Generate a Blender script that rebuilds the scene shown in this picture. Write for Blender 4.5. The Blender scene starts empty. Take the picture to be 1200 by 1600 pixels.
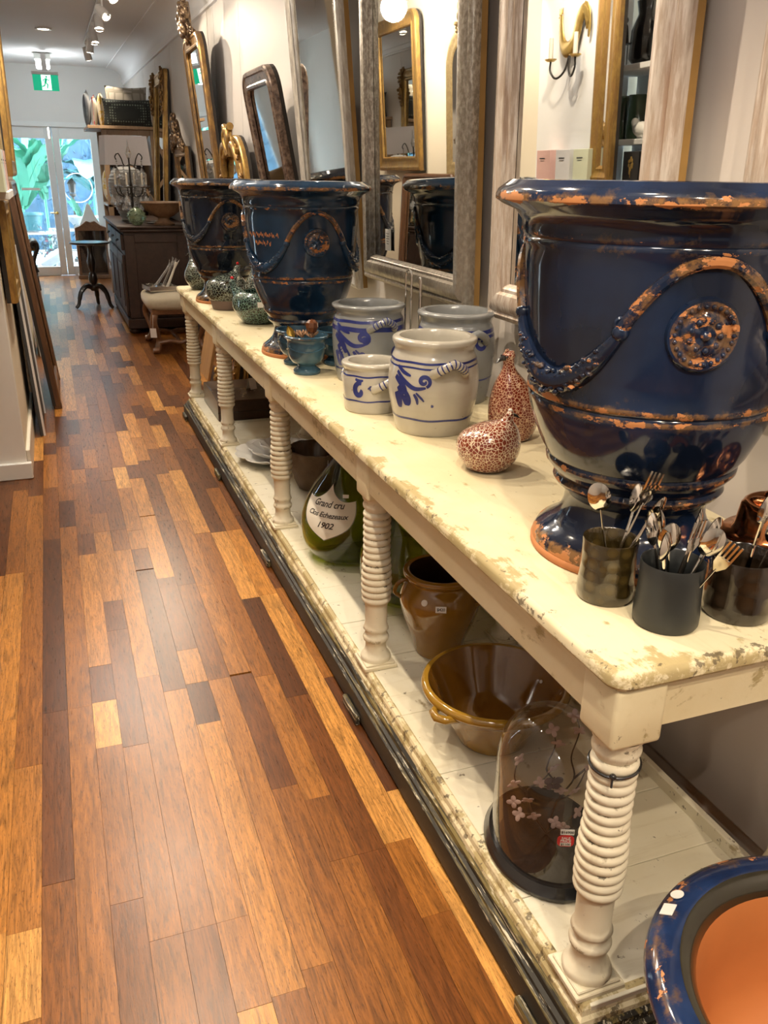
import bpy, bmesh, math, random
from mathutils import Vector, Matrix, Euler
random.seed(11)
sc = bpy.context.scene
COL = sc.collection
R = math.radians
PI = math.pi
sin, cos = math.sin, math.cos

# ------------------------------------------------------------------ camera
cam = bpy.data.cameras.new('camera'); camo = bpy.data.objects.new('camera', cam); COL.objects.link(camo)
sc.camera = camo
yaw, pitch, roll = R(20.633), R(21.668), R(.8195)
fw = Vector((sin(yaw)*cos(pitch), cos(yaw)*cos(pitch), -sin(pitch)))
r0 = Vector((cos(yaw), -sin(yaw), 0)); u0 = r0.cross(fw)
rt = r0*cos(roll)+u0*sin(roll); up = rt.cross(fw)
camo.matrix_world = Matrix(((rt.x, up.x, -fw.x, 0), (rt.y, up.y, -fw.y, 0), (rt.z, up.z, -fw.z, 1.55), (0, 0, 0, 1)))
cam.sensor_fit = 'VERTICAL'; cam.sensor_height = 24.0
cam.lens = 24.0*1328.6/1600
cam.clip_start = .03; cam.clip_end = 200

# ------------------------------------------------------------------ world, exposure
w = bpy.data.worlds.new('daylight'); sc.world = w; w.use_nodes = True
bg = w.node_tree.nodes['Background']; bg.inputs['Color'].default_value = (.70, .88, 1, 1); bg.inputs['Strength'].default_value = 27
sc.view_settings.view_transform = 'Standard'; sc.view_settings.look = 'None'
sc.view_settings.gamma = 1; sc.view_settings.use_curve_mapping = False
sc.view_settings.exposure = -0.16
sc.cycles.use_denoising = True
sc.cycles.use_adaptive_sampling = True; sc.cycles.adaptive_threshold = .04
sc.cycles.max_bounces = 8; sc.cycles.glossy_bounces = 4; sc.cycles.transmission_bounces = 6
sc.cycles.diffuse_bounces = 3; sc.cycles.transparent_max_bounces = 12
sc.cycles.caustics_reflective = False; sc.cycles.caustics_refractive = False
sc.cycles.sample_clamp_indirect = 6
WARM = (1.0, .83, .62)
SPOT_W = 87        # power of one shop spotlight

# ------------------------------------------------------------------ mesh helper
class MB:
    def __init__(s): s.v = []; s.f = []; s.w = []
    def add(s, vs, fs, wear=0.0):
        o = len(s.v); s.v += [Vector(p) for p in vs]; s.f += [tuple(i+o for i in f) for f in fs]
        s.w += (wear if isinstance(wear, list) else [wear]*len(vs)); return s
    def box(s, c, d, m=None, wear=0.0):
        x, y, z = d[0]/2, d[1]/2, d[2]/2
        vs = [Vector((a, b, e)) for e in (-z, z) for b in (-y, y) for a in (-x, x)]
        if m is not None: vs = [m @ p for p in vs]
        vs = [p+Vector(c) for p in vs]
        return s.add(vs, [(0, 2, 3, 1), (4, 5, 7, 6), (0, 1, 5, 4), (2, 6, 7, 3), (0, 4, 6, 2), (1, 3, 7, 5)], wear)
    def lathe(s, prof, n=32, c=(0, 0, 0), sx=1, sy=1, ph=0, fn=None):
        rings = []; vs = []; ws = []; fs = []
        for q in prof:
            r, z = q[0], q[1]; we = q[2] if len(q) > 2 else 0; ox = q[3] if len(q) > 3 else 0; oy = q[4] if len(q) > 4 else 0
            if r < 1e-5: rings.append([len(vs)]); vs.append((c[0]+ox, c[1]+oy, c[2]+z)); ws.append(we)
            else:
                rings.append(list(range(len(vs), len(vs)+n)))
                for k in range(n):
                    a = ph+2*PI*k/n; rr = r if fn is None else fn(r, z, a)
                    vs.append((c[0]+ox+rr*cos(a)*sx, c[1]+oy+rr*sin(a)*sy, c[2]+z)); ws.append(we)
        for a, b in zip(rings[:-1], rings[1:]):
            for k in range(n):
                k2 = (k+1) % n
                if len(a) == 1 and len(b) > 1: fs.append((a[0], b[k2], b[k]))
                elif len(b) == 1 and len(a) > 1: fs.append((a[k], a[k2], b[0]))
                elif len(a) > 1: fs.append((a[k], a[k2], b[k2], b[k]))
        return s.add(vs, fs, ws)
    def tube(s, pts, r, n=8, cap=True, flat=1.0, wear=0.0, closed=False, upv=None):
        pts = [Vector(p) for p in pts]; N = len(pts); rs = r if isinstance(r, (list, tuple)) else [r]*N
        vs = []; fs = []; U = None
        for i, p in enumerate(pts):
            if closed: t = pts[(i+1) % N]-pts[i-1]
            else: t = pts[min(i+1, N-1)]-pts[max(i-1, 0)]
            t = t.normalized() if t.length > 1e-9 else Vector((0, 0, 1))
            if U is None:
                U = Vector(upv) if upv else (Vector((0, 0, 1)) if abs(t.z) < .9 else Vector((1, 0, 0)))
            U = (U-t*U.dot(t))
            U = U.normalized() if U.length > 1e-6 else t.orthogonal().normalized()
            V = t.cross(U)
            for k in range(n):
                a = 2*PI*k/n; vs.append(p+U*cos(a)*rs[i]*flat+V*sin(a)*rs[i])
        for i in range(N if closed else N-1):
            j = (i+1) % N
            for k in range(n):
                k2 = (k+1) % n; fs.append((i*n+k, i*n+k2, j*n+k2, j*n+k))
        if cap and not closed: fs.append(tuple(reversed(range(n)))); fs.append(tuple(range((N-1)*n, N*n)))
        return s.add(vs, fs, wear)
    def ell(s, c, d, nu=16, nv=10, m=None):
        prof = [(sin(PI*i/nv), -cos(PI*i/nv)) for i in range(nv+1)]
        t = MB().lathe([(max(a, 0) if 0 < i < nv else 0, b) for i, (a, b) in enumerate(prof)], nu)
        vs = [Vector((p.x*d[0], p.y*d[1], p.z*d[2])) for p in t.v]
        if m is not None: vs = [m @ p for p in vs]
        return s.add([p+Vector(c) for p in vs], t.f)
    def prism(s, poly, a, b, ax='z'):
        # polygon in the two other axes, extruded along ax from a to b
        def pt(u, v, h): return {'z': (u, v, h), 'y': (u, h, v), 'x': (h, u, v)}[ax]
        n = len(poly); vs = [pt(u, v, a) for u, v in poly]+[pt(u, v, b) for u, v in poly]
        fs = [tuple(reversed(range(n))), tuple(range(n, 2*n))]+[(i, (i+1) % n, n+(i+1) % n, n+i) for i in range(n)]
        return s.add(vs, fs)
    def grid(s, fn, nu, nv, cu=False, cv=False, wear=None):
        vs = [fn(i/(nu if cu else nu-1), j/(nv if cv else nv-1)) for i in range(nu) for j in range(nv)]; fs = []
        for i in range(nu if cu else nu-1):
            for j in range(nv if cv else nv-1):
                i2, j2 = (i+1) % nu, (j+1) % nv; fs.append((i*nv+j, i2*nv+j, i2*nv+j2, i*nv+j2))
        return s.add(vs, fs, wear if wear is not None else 0.0)
    def xf(s, m): s.v = [m @ p for p in s.v]; return s
    def move(s, d): s.v = [p+Vector(d) for p in s.v]; return s
    def merge(s, o): return s.add(o.v, o.f, list(o.w))
    def mesh(s, name, smooth=True, bevel=0, seg=1, fix=True):
        me = bpy.data.meshes.new(name); me.from_pydata([tuple(p) for p in s.v], [], s.f)
        if any(s.w):
            at = me.attributes.new('wear', 'FLOAT', 'POINT'); at.data.foreach_set('value', s.w)
        bm = bmesh.new(); bm.from_mesh(me)
        if fix: bmesh.ops.recalc_face_normals(bm, faces=bm.faces)
        if bevel: bmesh.ops.bevel(bm, geom=[e for e in bm.edges if e.calc_face_angle(0) > .5], offset=bevel, segments=seg, affect='EDGES', profile=.5)
        bm.to_mesh(me); bm.free()
        if smooth:
            me.polygons.foreach_set('use_smooth', [True]*len(me.polygons))
            try: me.set_sharp_from_angle(angle=R(42 if smooth is True else smooth))
            except Exception: pass
        me.update(); return me
    def build(s, name, mat, parent=None, smooth=True, bevel=0, seg=1, loc=None, rot=None, label=None, fix=True):
        me = s.mesh(name, smooth, bevel, seg, fix); me.materials.append(mat)
        return link(name, me, parent, loc, rot, label)

def link(name, me, parent=None, loc=None, rot=None, label=None):
    o = bpy.data.objects.new(name, me); COL.objects.link(o)
    if parent is not None: o.parent = parent
    if loc is not None: o.location = loc
    if rot is not None: o.rotation_euler = rot
    if label: o['label'] = label
    return o
def tag(o, label, cat, group=None, kind=None):
    o['label'] = label; o['category'] = cat
    if group: o['group'] = group
    if kind: o['kind'] = kind
    return o
def thing(name, label, cat, loc=(0, 0, 0), rot=(0, 0, 0), group=None):
    o = bpy.data.objects.new(name, None); COL.objects.link(o); o.location = loc
    o.rotation_euler = rot if isinstance(rot, (tuple, list)) else (0, 0, rot)
    o.empty_display_size = .05
    return tag(o, label, cat, group)
def struct(o, label=None):
    o['kind'] = 'structure'
    if label: o['label'] = label
    return o
def copy_tree(o, parent=None, loc=None, rotz=None, label=None):
    c = o.copy(); COL.objects.link(c); c.parent = parent
    if loc is not None: c.location = loc
    if rotz is not None: c.rotation_euler = (o.rotation_euler.x, o.rotation_euler.y, rotz)
    if label: c['label'] = label
    for ch in [x for x in bpy.data.objects if x.parent == o]: copy_tree(ch, c)
    return c
def sstep(a, b, x):
    t = min(1, max(0, (x-a)/(b-a))); return t*t*(3-2*t)
def spline(pts, n=8):
    pts = [Vector(p) for p in pts]; out = []
    for i in range(len(pts)-1):
        p0 = pts[max(i-1, 0)]; p1 = pts[i]; p2 = pts[i+1]; p3 = pts[min(i+2, len(pts)-1)]
        for k in range(n):
            t = k/n; out.append(.5*((2*p1)+(p2-p0)*t+(2*p0-5*p1+4*p2-p3)*t*t+(3*p1-p0-3*p2+p3)*t**3))
    return out+[pts[-1]]
def lerp_prof(prof):
    # radius as a function of height from the outer part of a lathe profile
    pr = sorted([(z, r) for r, z in [(q[0], q[1]) for q in prof]])
    def f(z):
        if z <= pr[0][0]: return pr[0][1]
        for (a, ra), (b, rb) in zip(pr[:-1], pr[1:]):
            if a <= z <= b: return ra+(rb-ra)*(z-a)/(b-a+1e-9)
        return pr[-1][1]
    return f
def smooth_prof(prof, n=4):
    pts = [Vector((q[0], q[1], q[2] if len(q) > 2 else 0)) for q in prof]
    return [(max(p.x, 0), p.y, max(0, min(1, p.z))) for p in spline(pts, n)]
def text_geo(txt, size, shear=0.0, space=1.0, bold=0.0):
    cu = bpy.data.curves.new('lettering', 'FONT'); cu.body = txt; cu.size = size; cu.shear = shear; cu.align_x = 'CENTER'; cu.align_y = 'CENTER'
    cu.space_character = space; cu.offset = bold; cu.resolution_u = 3
    o = bpy.data.objects.new('lettering', cu); COL.objects.link(o)
    dg = bpy.context.evaluated_depsgraph_get(); me = o.evaluated_get(dg).to_mesh()
    vs = [(p.co.x, p.co.y) for p in me.vertices]; fs = [tuple(f.vertices) for f in me.polygons]
    o.evaluated_get(dg).to_mesh_clear(); bpy.data.objects.remove(o); bpy.data.curves.remove(cu)
    return vs, fs
def text_flat(txt, size, origin, ux, uy, nrm, off=.0006, **k):
    vs, fs = text_geo(txt, size, **k); o = Vector(origin); ux, uy, nrm = Vector(ux), Vector(uy), Vector(nrm)
    return MB().add([o+ux*a+uy*b+nrm*off for a, b in vs], fs)

# ------------------------------------------------------------------ materials
class NT:
    def __init__(s, name):
        s.m = bpy.data.materials.new(name); s.m.use_nodes = True; s.t = s.m.node_tree; s.t.nodes.clear()
        s.out = s.t.nodes.new('ShaderNodeOutputMaterial'); s.b = s.t.nodes.new('ShaderNodeBsdfPrincipled')
        s.t.links.new(s.b.outputs[0], s.out.inputs[0])
    def n(s, typ, ins=None, **props):
        nd = s.t.nodes.new('ShaderNode'+typ)
        for k, v in props.items(): setattr(nd, k, v)
        for k, v in (ins or {}).items(): s.set(nd.inputs[k], v)
        return nd
    def set(s, sock, v):
        if hasattr(v, 'is_linked') or isinstance(v, bpy.types.NodeSocket): s.t.links.new(v, sock)
        else:
            if isinstance(v, tuple) and len(v) == 3 and sock.type == 'RGBA': v = (*v, 1)
            sock.default_value = v
    def P(s, **k):
        for a, v in k.items(): s.set(s.b.inputs[a.replace('_', ' ')], v)
        return s
    def obj(s): return s.n('TexCoord').outputs['Object']
    def pos(s): return s.n('NewGeometry').outputs['Position']
    def scale(s, vec, xyz, rot=(0, 0, 0)): return s.n('Mapping', {'Vector': vec, 'Scale': xyz, 'Rotation': rot}).outputs[0]
    def noise(s, vec, sc_, det=3, rough=.55, dist=0, col=False):
        nd = s.n('TexNoise', {'Vector': vec, 'Scale': sc_, 'Detail': det, 'Roughness': rough, 'Distortion': dist}); return nd.outputs['Color' if col else 'Fac']
    def ramp(s, fac, stops, interp='LINEAR'):
        nd = s.n('ValToRGB', {'Fac': fac}); cr = nd.color_ramp; cr.interpolation = interp
        while len(cr.elements) < len(stops): cr.elements.new(.5)
        for e, (p, c) in zip(cr.elements, stops): e.position = p; e.color = (*c, 1) if len(c) == 3 else c
        return nd.outputs[0]
    def step(s, fac, a, b): return s.n('MapRange', {'Value': fac, 'From Min': a, 'From Max': b}, interpolation_type='SMOOTHSTEP').outputs[0]
    def mix(s, fac, a, b, mode='MIX'):
        nd = s.n('Mix', data_type='RGBA', blend_type=mode); s.set(nd.inputs[0], fac); s.set(nd.inputs[6], a); s.set(nd.inputs[7], b); return nd.outputs[2]
    def math(s, op, a, b=0.0, c=0.0):
        nd = s.n('Math', operation=op); s.set(nd.inputs[0], a); s.set(nd.inputs[1], b); s.set(nd.inputs[2], c); return nd.outputs[0]
    def attr(s, name): return s.n('Attribute', attribute_name=name).outputs['Fac']
    def bump(s, h, strength=.3, dist=.01): s.set(s.b.inputs['Normal'], s.n('Bump', {'Height': h, 'Strength': strength, 'Distance': dist}).outputs[0]); return s

def plain(name, c, rough=.5, metal=0, spec=.5, var=.12, scale=14, coat=0, bump=0, sheen=0):
    t = NT(name); f = t.noise(t.obj(), scale, 4)
    lo = tuple(x*(1-var) for x in c); hi = tuple(min(1, x*(1+var)) for x in c)
    t.P(Base_Color=t.mix(f, lo, hi), Roughness=rough, Metallic=metal, Specular_IOR_Level=spec, Coat_Weight=coat, Coat_Roughness=.06)
    if sheen: t.P(Sheen_Weight=sheen)
    if bump: t.bump(t.noise(t.obj(), scale*6, 3), bump, .004)
    return t.m
def wood(name, dark, light, rough=.4, scale=1.0, stretch=(12, 1.2, 12), coat=0, bump=.08):
    t = NT(name); v = t.scale(t.obj(), tuple(x*scale for x in stretch))
    a = t.noise(v, 3, 5, .6, 1.0); b = t.noise(v, 22, 3)
    f = t.math('ADD', t.math('MULTIPLY', a, .7), t.math('MULTIPLY', b, .3))
    t.P(Base_Color=t.ramp(f, [(.3, dark), (.7, light)]), Roughness=rough, Coat_Weight=coat, Coat_Roughness=.15); t.bump(f, bump, .004); return t.m
def gilt(name, hi, lo, rough=.3, scale=30, metal=.9, red=None, st=(1, 1, 1)):
    t = NT(name); o = t.scale(t.obj(), st); f = t.noise(o, scale, 5, .65); g = t.noise(o, scale*.3, 3)
    c = t.mix(t.step(f, .38, .66), lo, hi)
    if red: c = t.mix(t.math('MULTIPLY', t.step(g, .56, .70), .55), c, red)
    t.P(Base_Color=c, Metallic=t.math('MULTIPLY', t.step(f, .3, .6), metal), Roughness=t.math('ADD', rough-.1, t.math('MULTIPLY', f, .25))); t.bump(f, .25, .004); return t.m
def glassy(name, tint=(1, 1, 1), rough=0.0, alpha=.12, spec_t=None):
    # thin clear glass: mostly see-through with a fresnel sheen
    t = NT(name); tr = t.n('BsdfTransparent', {'Color': tint}); gl = t.n('BsdfGlossy', {'Color': (1, 1, 1), 'Roughness': rough})
    fc = t.n('LayerWeight', {'Blend': .5}).outputs['Facing']; mx = t.n('MixShader'); t.set(mx.inputs[0], t.math('ADD', t.math('MULTIPLY', t.math('POWER', fc, 3.5), .75), .035+(alpha-.1 if alpha > .1 else 0.0)))
    t.t.links.new(tr.outputs[0], mx.inputs[1]); t.t.links.new(gl.outputs[0], mx.inputs[2]); t.t.links.new(mx.outputs[0], t.out.inputs[0]); return t.m
def emit(name, c, s):
    t = NT(name); t.P(Base_Color=c, Emission_Color=c, Emission_Strength=s, Roughness=.4); return t.m

def urn_glaze(name, c0, c1, chip_bias=0.0, chipc=(.50, .20, .065)):
    t = NT(name); o = t.obj(); a = t.noise(o, 5, 4); b = t.noise(t.scale(o, (1, 1, .25)), 9, 4)
    col = t.mix(t.step(t.math('ADD', t.math('MULTIPLY', a, .6), t.math('MULTIPLY', b, .4)), .4, .62), c0, c1)
    n1 = t.noise(o, 26, 5, .7); wr = t.attr('wear')
    rubbed = t.step(t.math('ADD', t.math('MULTIPLY', wr, .26), n1), .68-chip_bias, .84-chip_bias)
    col = t.mix(t.math('MULTIPLY', rubbed, .55), col, (.13, .075, .03))
    col = t.mix(t.math('MULTIPLY', t.math('MULTIPLY', t.step(wr, .78, 1.0), t.step(n1, .40, .58)), .7), col, (.26, .13, .045))
    n2 = t.noise(t.scale(o, (1, 1, 1.8)), 17, 6, .68)
    chip = t.step(t.math('ADD', t.math('MULTIPLY', wr, .30), n2), .812-chip_bias, .828-chip_bias)
    col = t.mix(chip, col, t.mix(n1, tuple(x*.75 for x in chipc), chipc))
    t.P(Base_Color=col, Roughness=t.math('ADD', .10, t.math('MULTIPLY', chip, .6)), Coat_Weight=t.math('SUBTRACT', .15, t.math('MULTIPLY', chip, .15)), Coat_Roughness=.04, Specular_IOR_Level=.45)
    t.bump(t.math('SUBTRACT', t.math('MULTIPLY', a, .5), chip), .35, .004); return t.m

def paint_cream(name, base, scuff, amt=0.0, grain=(40, 3, 40), rough=.55):
    t = NT(name); o = t.obj(); wr = t.attr('wear')
    g = t.noise(t.scale(o, grain), 1.0, 5, .65); n = t.noise(o, 3.2, 6, .62); n2 = t.noise(o, 11, 6, .7); n3 = t.noise(t.scale(o, (8, 1.5, 8)), 2.2, 5, .7, .6)
    c = t.mix(t.step(n, .35, .7), base, tuple(x*y for x, y in zip(base, (.93, .90, .82))))
    c = t.mix(t.math('MULTIPLY', t.step(g, .55, .75), .25), c, scuff)
    m = t.step(t.math('ADD', t.math('ADD', t.math('MULTIPLY', n2, .55), t.math('MULTIPLY', n3, .45)), t.math('MULTIPLY', wr, .10)), .635-amt, .70-amt)
    c = t.mix(t.math('MULTIPLY', m, .8), c, t.mix(g, scuff, tuple(x*.55 for x in scuff)))
    d = t.step(t.math('ADD', t.noise(o, 34, 4, .7), t.math('MULTIPLY', wr, .1)), .675, .73)
    c = t.mix(t.math('MULTIPLY', d, .8), c, (.10, .075, .045))
    t.P(Base_Color=c, Roughness=rough, Specular_IOR_Level=.35); t.bump(t.math('SUBTRACT', g, t.math('MULTIPLY', m, .6)), .18, .004); return t.m

MT = {}
MT['cream'] = paint_cream('cream_paint', (.75, .665, .455), (.46, .35, .14), .078, (30, 2, 30))
MT['cream_leg'] = paint_cream('cream_leg_paint', (.76, .70, .55), (.26, .20, .10), .035, (20, 20, 6))
MT['cream_shelf'] = paint_cream('cream_shelf_paint', (.76, .72, .59), (.40, .31, .16), .030, (3, 30, 30))
def _black():
    t = NT('worn_black_paint'); o = t.obj(); wr = t.attr('wear'); s1 = t.noise(t.scale(o, (22, 1.3, 22)), 2.4, 6, .7); s2 = t.noise(t.scale(o, (60, 4, 60)), 2, 4, .7)
    m = t.step(t.math('ADD', s1, t.math('MULTIPLY', wr, .14)), .62, .74); m2 = t.step(t.math('ADD', s2, t.math('MULTIPLY', wr, .13)), .69, .75)
    c = t.mix(t.math('MULTIPLY', m, .75), (.028, .025, .020), (.26, .20, .07)); c = t.mix(t.math('MULTIPLY', m2, .9), c, (.62, .56, .42))
    t.P(Base_Color=c, Roughness=.5, Specular_IOR_Level=.3); t.bump(s1, .25, .004); return t.m
MT['black'] = _black()
MT['terra'] = plain('terracotta', (.50, .20, .075), .75, var=.2, scale=9, bump=.15)
MT['urn'] = urn_glaze('navy_urn_glaze', (.005, .009, .022), (.009, .020, .054))
MT['urn2'] = urn_glaze('blue_urn_glaze', (.007, .020, .046), (.015, .046, .100), -.03)
MT['urn3'] = urn_glaze('dark_urn_glaze', (.006, .010, .020), (.012, .020, .038), -.02, (.36, .17, .06))
MT['urnrim'] = urn_glaze('speckled_rim_glaze', (.006, .016, .055), (.014, .036, .115), -.008, (.62, .26, .10))
MT['greyblue'] = urn_glaze('grey_blue_glaze', (.022, .055, .09), (.055, .125, .18), -.06, (.30, .30, .30))
MT['band'] = plain('dark_green_band', (.020, .018, .010), .22, var=.5, scale=30, coat=.6)
MT['terra_in'] = plain('terracotta_inside', (.52, .19, .055), .62, var=.22, scale=5, bump=.1)
def _stone(name, c, dirt):
    t = NT(name); o = t.obj(); n = t.noise(o, 7, 5); n2 = t.noise(o, 60, 3); z = t.noise(t.scale(o, (1, 1, 7)), 4, 4)
    col = t.mix(t.step(n, .35, .7), c, tuple(x*.84 for x in c)); col = t.mix(t.math('MULTIPLY', t.step(z, .5, .75), .35), col, dirt)
    col = t.mix(t.math('MULTIPLY', t.step(n2, .71, .75), .7), col, (.12, .09, .06))
    t.P(Base_Color=col, Roughness=.22, Coat_Weight=.5, Coat_Roughness=.12); t.bump(n2, .05, .003); return t.m
MT['stone'] = _stone('salt_glazed_stoneware', (.47, .44, .375), (.36, .30, .22))
MT['stone_d'] = _stone('grey_stoneware', (.22, .23, .235), (.20, .19, .16))
MT['cobalt'] = plain('cobalt_brushwork', (.018, .028, .16), .25, var=.45, scale=22, coat=.5)
def _fowl(name, cell, line, sc_, lw=.07, mixc=None):
    t = NT(name); o = t.obj(); v = t.n('TexVoronoi', {'Vector': o, 'Scale': sc_, 'Randomness': .85}, feature='DISTANCE_TO_EDGE').outputs['Distance']
    f = t.step(v, lw, lw+.05); c = t.mix(t.noise(o, 18, 3), cell, mixc or tuple(x*.7 for x in cell))
    t.P(Base_Color=t.mix(f, line, c), Roughness=.14, Coat_Weight=.7, Coat_Roughness=.05); t.bump(f, .12, .003); return t.m
MT['fowl_red'] = _fowl('red_dotted_glaze', (.22, .034, .014), (.74, .60, .44), 112, .036)
MT['fowl_red2'] = _fowl('red_dotted_glaze_fine', (.19, .026, .011), (.62, .40, .26), 120, .04)
MT['fowl_dark'] = _fowl('dark_dotted_glaze', (.010, .016, .016), (.24, .28, .23), 72, .035)
MT['fowl_green'] = _fowl('green_dotted_glaze', (.012, .034, .030), (.17, .27, .22), 78, .05)
MT['mauve'] = plain('mauve_bisque', (.20, .14, .125), .6)
MT['ochre'] = plain('ochre_glaze', (.27, .135, .014), .12, var=.35, scale=6, coat=.7)
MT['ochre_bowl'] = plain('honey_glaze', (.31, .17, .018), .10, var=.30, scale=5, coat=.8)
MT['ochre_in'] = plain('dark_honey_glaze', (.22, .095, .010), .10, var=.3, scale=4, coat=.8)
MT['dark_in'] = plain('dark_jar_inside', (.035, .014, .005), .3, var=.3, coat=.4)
MT['bark'] = plain('carved_bark', (.13, .085, .05), .8, var=.45, scale=22, bump=.6)
MT['bark_in'] = plain('glazed_brown_inside', (.06, .028, .016), .2, coat=.5)
MT['white'] = plain('white_ceramic', (.74, .73, .69), .3, var=.06, coat=.3)
MT['label'] = plain('label_paper', (.78, .75, .66), .6, var=.05)
MT['paper'] = plain('price_tag_paper', (.86, .85, .82), .6, var=.03)
MT['ink'] = plain('ink', (.02, .018, .016), .6, var=0)
MT['redink'] = plain('red_sticker', (.62, .015, .02), .4, var=.03)
MT['darkwood'] = wood('dark_walnut', (.014, .006, .003), (.044, .018, .010), .5, .5)
MT['darkbox'] = wood('dark_box_wood', (.022, .010, .006), (.055, .024, .014), .3, .8, coat=.3)
MT['midwood'] = wood('carved_walnut', (.10, .040, .016), (.22, .10, .042), .38, 1, coat=.2)
MT['honey'] = wood('honey_pine', (.36, .19, .07), (.55, .32, .13), .5, 1, (9, 9, .9))
MT['oak'] = wood('pale_oak', (.26, .16, .09), (.40, .27, .16), .5, 1, (9, 9, 1))
MT['brownframe'] = wood('brown_frame_wood', (.060, .026, .012), (.15, .070, .030), .35, 1, (9, 9, 1), coat=.3)
MT['ebony'] = plain('ebonised_wood', (.016, .012, .010), .28, var=.3, coat=.4)
MT['leather'] = plain('tan_leather', (.20, .115, .035), .38, var=.3, scale=8, bump=.08)
MT['linen'] = plain('linen_upholstery', (.44, .38, .27), .9, var=.12, scale=40, bump=.2, sheen=.3)
MT['gold'] = gilt('gilded_frame', (.50, .32, .10), (.27, .15, .045), .34, 34, .85, None, (1, 1, .35))
MT['goldlt'] = gilt('pale_gilded_frame', (.56, .43, .22), (.38, .27, .12), .4, 34, .7)
MT['golddk'] = gilt('old_gilded_frame', (.36, .215, .075), (.16, .085, .032), .36, 34, .8, None, (1, 1, .35))
MT['silver'] = gilt('silver_leaf_frame', (.46, .42, .36), (.20, .17, .135), .30, 90, .8, None, (1, 1, .5))
MT['silverw'] = gilt('worn_white_silver_frame', (.66, .59, .52), (.40, .31, .24), .38, 70, .45, (.26, .14, .075), (1, 1, .12))
MT['silver1'] = gilt('bright_silver_frame', (.66, .64, .60), (.42, .39, .35), .30, 70, .7, None, (1, 1, .2))
MT['brownfr'] = gilt('brown_silver_frame', (.27, .19, .14), (.075, .043, .030), .28, 36, .45)
MT['crest'] = gilt('bronze_crest', (.34, .23, .13), (.06, .03, .016), .32, 30, .7)
MT['goldside'] = plain('ochre_frame_side', (.30, .17, .045), .5, var=.3)
MT['backing'] = plain('dark_mirror_back', (.022, .017, .014), .7)
def _mirror(name, c, haze=.0, fox=.0):
    t = NT(name); o = t.obj(); n = t.noise(o, 7, 6, .65); f = t.step(n, .62-fox*.1, .74)
    t.P(Base_Color=t.mix(t.math('MULTIPLY', f, fox), c, (.16, .13, .11)), Metallic=1.0, Roughness=t.math('ADD', .012+haze, t.math('MULTIPLY', f, fox*.25))); return t.m
MT['mirror'] = _mirror('mirror_glass', (.86, .86, .83))
MT['mirror_old'] = _mirror('foxed_mirror_glass', (.62, .58, .50), .02, .5)
MT['mirror_old2'] = _mirror('aged_mirror_glass', (.72, .68, .60), .012, .35)
MT['chrome'] = plain('polished_steel', (.74, .71, .66), .09, 1, var=.04)
MT['copper'] = plain('copper', (.62, .24, .09), .16, 1, var=.15, scale=20)
def _hammer(name, c, rough, sc_, strength, coat=.5, metal=0):
    t = NT(name); o = t.obj(); v = t.n('TexVoronoi', {'Vector': o, 'Scale': sc_, 'Randomness': .5}).outputs['Distance']
    t.P(Base_Color=t.mix(t.step(v, .1, .7), c, tuple(x*.35 for x in c)), Roughness=rough, Coat_Weight=coat, Coat_Roughness=.08, Metallic=metal); t.bump(v, strength, .006); return t.m
MT['bronzecup'] = _hammer('bronze_hammered_glass', (.075, .050, .014), .16, 42, .5, .8)
MT['browncup'] = _hammer('dark_hammered_glass', (.030, .018, .010), .14, 34, .5, .8)
MT['blackcup'] = plain('matte_black_glass', (.022, .025, .026), .42, var=.35, scale=16)
MT['clear'] = glassy('clear_glass', (.97, .97, .96))
MT['domeglass'] = glassy('smoky_dome_glass', (.90, .86, .81), 0, .12)
def _demi(name, c, dens):
    t = NT(name); t.P(Base_Color=c, Roughness=.03, Transmission_Weight=.72, IOR=1.25, Specular_IOR_Level=.8, Coat_Weight=.6, Coat_Roughness=.03); return t.m
MT['bottle'] = glassy('dark_green_glass', (.46, .53, .10), 0, .11)
MT['bottle2'] = glassy('olive_green_glass', (.56, .62, .15), 0, .11)
MT['bubble'] = _demi('bubbled_green_glass', (.42, .56, .36), 1)
def _crystal():
    t = NT('crystal'); t.P(Base_Color=(.95, .96, .97), Roughness=.02, Transmission_Weight=.75, IOR=1.5, Specular_IOR_Level=.8); return t.m
MT['crystal'] = _crystal()
MT['iron'] = plain('dark_iron', (.03, .026, .022), .45, .6)
MT['candle'] = plain('ivory_candle', (.66, .60, .50), .5, var=.05)
MT['brass'] = plain('aged_brass', (.52, .36, .11), .28, .9, var=.35, scale=22)
MT['wall'] = plain('warm_wall_paint', (.66, .61, .565), .6, var=.035, scale=3)
MT['wall_w'] = plain('white_wall_paint', (.78, .78, .77), .6, var=.02, scale=3)
MT['wall_cream'] = plain('cream_wall_paint', (.78, .70, .55), .65, var=.03, scale=3)
MT['ceiling'] = plain('ceiling_paint', (.88, .87, .87), .7, var=.02, scale=2)
MT['trim'] = plain('white_trim_paint', (.80, .78, .74), .45, var=.03)
MT['trimcream'] = plain('cream_trim_paint', (.76, .71, .60), .5, var=.06)
MT['upvc'] = plain('white_door_paint', (.80, .83, .84), .4, var=.02)
MT['lampmetal'] = plain('white_lamp_metal', (.72, .71, .70), .35, var=.03)
MT['bulb'] = emit('lamp_bulb', (1, .86, .66), 30)
MT['panel_light'] = emit('panel_light', (1, .97, .92), 9)
MT['greyboard'] = plain('charcoal_board', (.045, .048, .052), .5)
MT['grey_ceramic'] = plain('grey_ribbed_ceramic', (.36, .37, .37), .35, var=.08, coat=.2)
MT['shade'] = plain('pale_lamp_shade', (.76, .73, .75), .85, var=.03, scale=60)
MT['compote'] = wood('carved_compote_wood', (.12, .062, .030), (.22, .125, .065), .6, 1, (6, 6, 6))
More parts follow.
